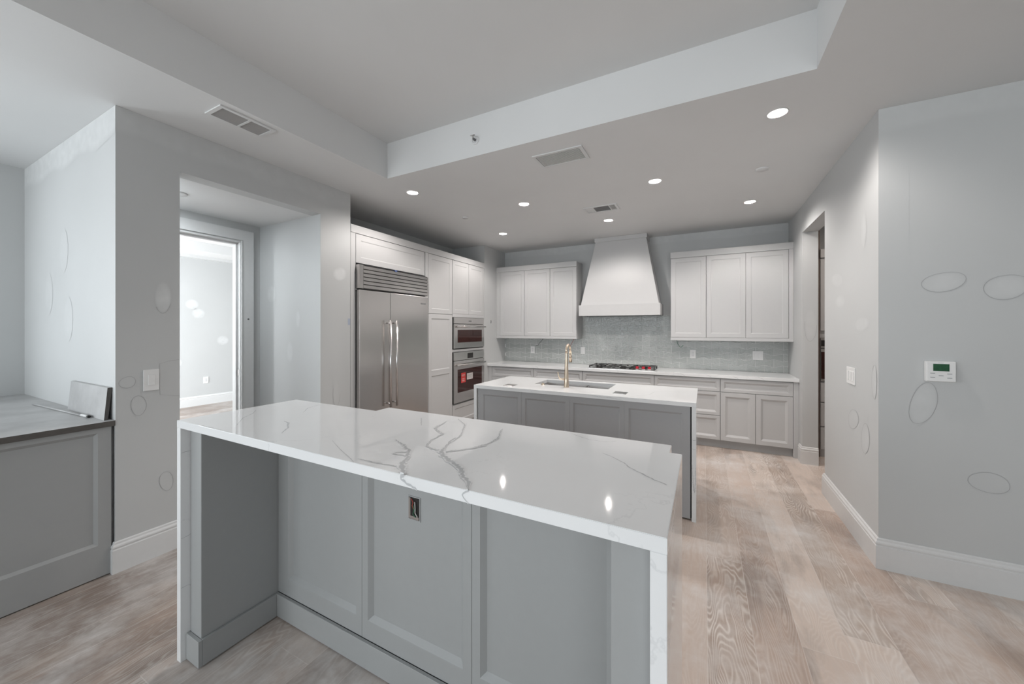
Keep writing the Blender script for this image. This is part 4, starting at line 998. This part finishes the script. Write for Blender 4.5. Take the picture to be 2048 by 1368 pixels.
# long supply vent beside the tray: two dark louvred fields
t = vent('ceiling_vent', -2.80, -2.612, 1.155, 1.482, 'white two-section ceiling vent beside the tray recess, far left', [1.177, 1.331, 1.46], 'bar_y')
for a, b in ((1.180, 1.324), (1.338, 1.457)):
    bm = BM(); k = 0
    n = 15
    for i in range(n):
        x = -2.776 + 0.140*i/(n-1)
        v = [bm.verts.new(p) for p in ((x, a, ZC-0.006), (x+0.006, a, ZC-0.0015), (x+0.006, b, ZC-0.0015), (x, b, ZC-0.006))]; bm.faces.new(v)
        v = [bm.verts.new(p) for p in ((x+0.0008, a, ZC-0.006), (x+0.0068, a, ZC-0.0015), (x+0.0068, b, ZC-0.0015), (x+0.0008, b, ZC-0.006))]; bm.faces.new(v[::-1])
    obj('louvres', bm, SHADE, t)
t = vent('return_grille', -1.212, -0.808, 2.618, 2.848, 'large white return air grille in the ceiling in front of the hood', [], '')
bm = BM()
for i in range(38):
    x = -1.186 + i*0.00995; box(bm, x, x+0.0062, 2.641, 2.825, ZC-0.0055, ZC-0.0025)
obj('louvres', bm, TRIM, t)
t = vent('ceiling_vent', -1.225, -0.850, 4.00, 4.215, 'small ceiling vent with dark louvres near the range hood', [-1.2, -1.115, -0.935, -0.87], 'bar_x')
bm = BM()
for i in range(8): y = 4.03+i*0.0195; box(bm, -1.203, -1.121, y, y+0.016, ZC-0.0055, ZC-0.0025)
for i in range(5): x = -0.923+i*0.0112; box(bm, x, x+0.0045, 4.023, 4.192, ZC-0.0055, ZC-0.0025)
obj('louvres', bm, TRIM, t)

def disc(x, y, z, r, label, mat=CEIL):
    bm = BM(); lathe(bm, [(0, -0.010), (r*0.86, -0.010), (r*0.97, -0.007), (r, -0.0025), (r, -0.0005)], (x, y, z), 32)
    return one('cover_disc', bm, TRIM, label, 'cover plate', 'round ceiling cover plates')
disc(0.439, 3.714, ZC, 0.050, 'round flat cover plate on the ceiling near the right wall')
disc(-2.60, 3.689, ZC, 0.040, 'round flat cover plate on the ceiling above the tall cabinets')
disc(-3.70, 1.36, ZO, 0.055, 'round flat cover plate on the passage ceiling')
t = thing('sprinkler_head', (-1.606, TY1, 2.965), 'small white sprinkler head on the tray recess side', 'sprinkler')
bm = BM(); n = 24
def ydisc(bm, prof, c, n=24):
    rings = []
    for r, d in prof:
        rings.append([bm.verts.new((c[0]+r*math.cos(2*math.pi*k/n), c[1]-d, c[2]+r*math.sin(2*math.pi*k/n))) for k in range(n)])
    for A, B in zip(rings, rings[1:]):
        for k in range(n): f = bm.faces.new((A[k], A[(k+1) % n], B[(k+1) % n], B[k])); f.smooth = True
    bm.faces.new(rings[-1])
ydisc(bm, [(0.034, 0.0005), (0.033, 0.006), (0.022, 0.009), (0.020, 0.004)], (-1.606, TY1, 2.965)); obj('escutcheon', bm, TRIM, t)
bm = BM(); ydisc(bm, [(0.009, 0.004), (0.009, 0.03), (0.006, 0.034)], (-1.606, TY1, 2.965)); obj('nozzle', bm, GRILLE_D, t)
bm = BM(); box(bm, -1.625, -1.587, TY1-0.046, TY1-0.034, 2.985, 2.988); box(bm, -1.609, -1.603, TY1-0.042, TY1-0.030, 2.965, 2.985); obj('deflector', bm, STEEL, t)

# ------------------------------------------------------------------ pantry glimpsed through the right opening
t = thing('pantry_tall_cabinet', (1.5, 5.6, 0), 'white tall cabinet in the pantry seen through the narrow right opening', 'cabinet')
obj('carcass', bbox(1.195, 2.0, 5.372, 5.94, 0.0, 2.30, 0), WHITE, t)
obj('side_stile', bbox(XRJ+0.002, 1.192, 5.35, 5.40, 0.0, 2.62, 0.001), BROWN, t)
obj('cornice', bbox(1.195, 2.0, 5.33, 5.94, 2.301, 2.40, 0.002), WHITE, t)
obj('door', shaker(1.198, 1.98, 1.46, 2.296, 5.371, 'S'), WHITE, t)
for z0, z1 in ((0.64, 0.86), (0.36, 0.625), (0.09, 0.345)): obj('drawer', shaker(1.198, 1.98, z0, z1, 5.371, 'S', rail=0.03), WHITE, t)
t = thing('pantry_oven', (1.5, 5.37, 0.9), 'dark glass oven built into the pantry cabinet beyond the right opening', 'oven')
obj('door', bbox(1.20, 1.96, 5.345, 5.370, 0.88, 1.25, 0.002), STEEL, t)
obj('glass', bbox(1.203, 1.94, 5.342, 5.3448, 0.905, 1.215, 0.001), DARKGLASS, t)
obj('control_panel', bbox(1.20, 1.96, 5.345, 5.370, 1.265, 1.38, 0.002), STEEL, t)
obj('display', bbox(1.203, 1.60, 5.342, 5.3448, 1.28, 1.35, 0.001), BLACK, t)
l = bpy.data.lights.new('pantry_lamp', 'AREA'); l.shape = 'DISK'; l.size = 0.3; l.energy = 14; l.color = (1.0, 0.88, 0.8)
o = bpy.data.objects.new('pantry_lamp', l); COL.objects.link(o); o.location = (2.0, 4.6, ZC-0.02)
# passage ceiling lamp, out of view above the doorway side
l = bpy.data.lights.new('passage_lamp', 'AREA'); l.shape = 'DISK'; l.size = 0.25; l.energy = 12; l.color = (0.9, 0.96, 1.0)
o = bpy.data.objects.new('passage_lamp', l); COL.objects.link(o); o.location = (-3.75, 1.15, ZO-0.02)
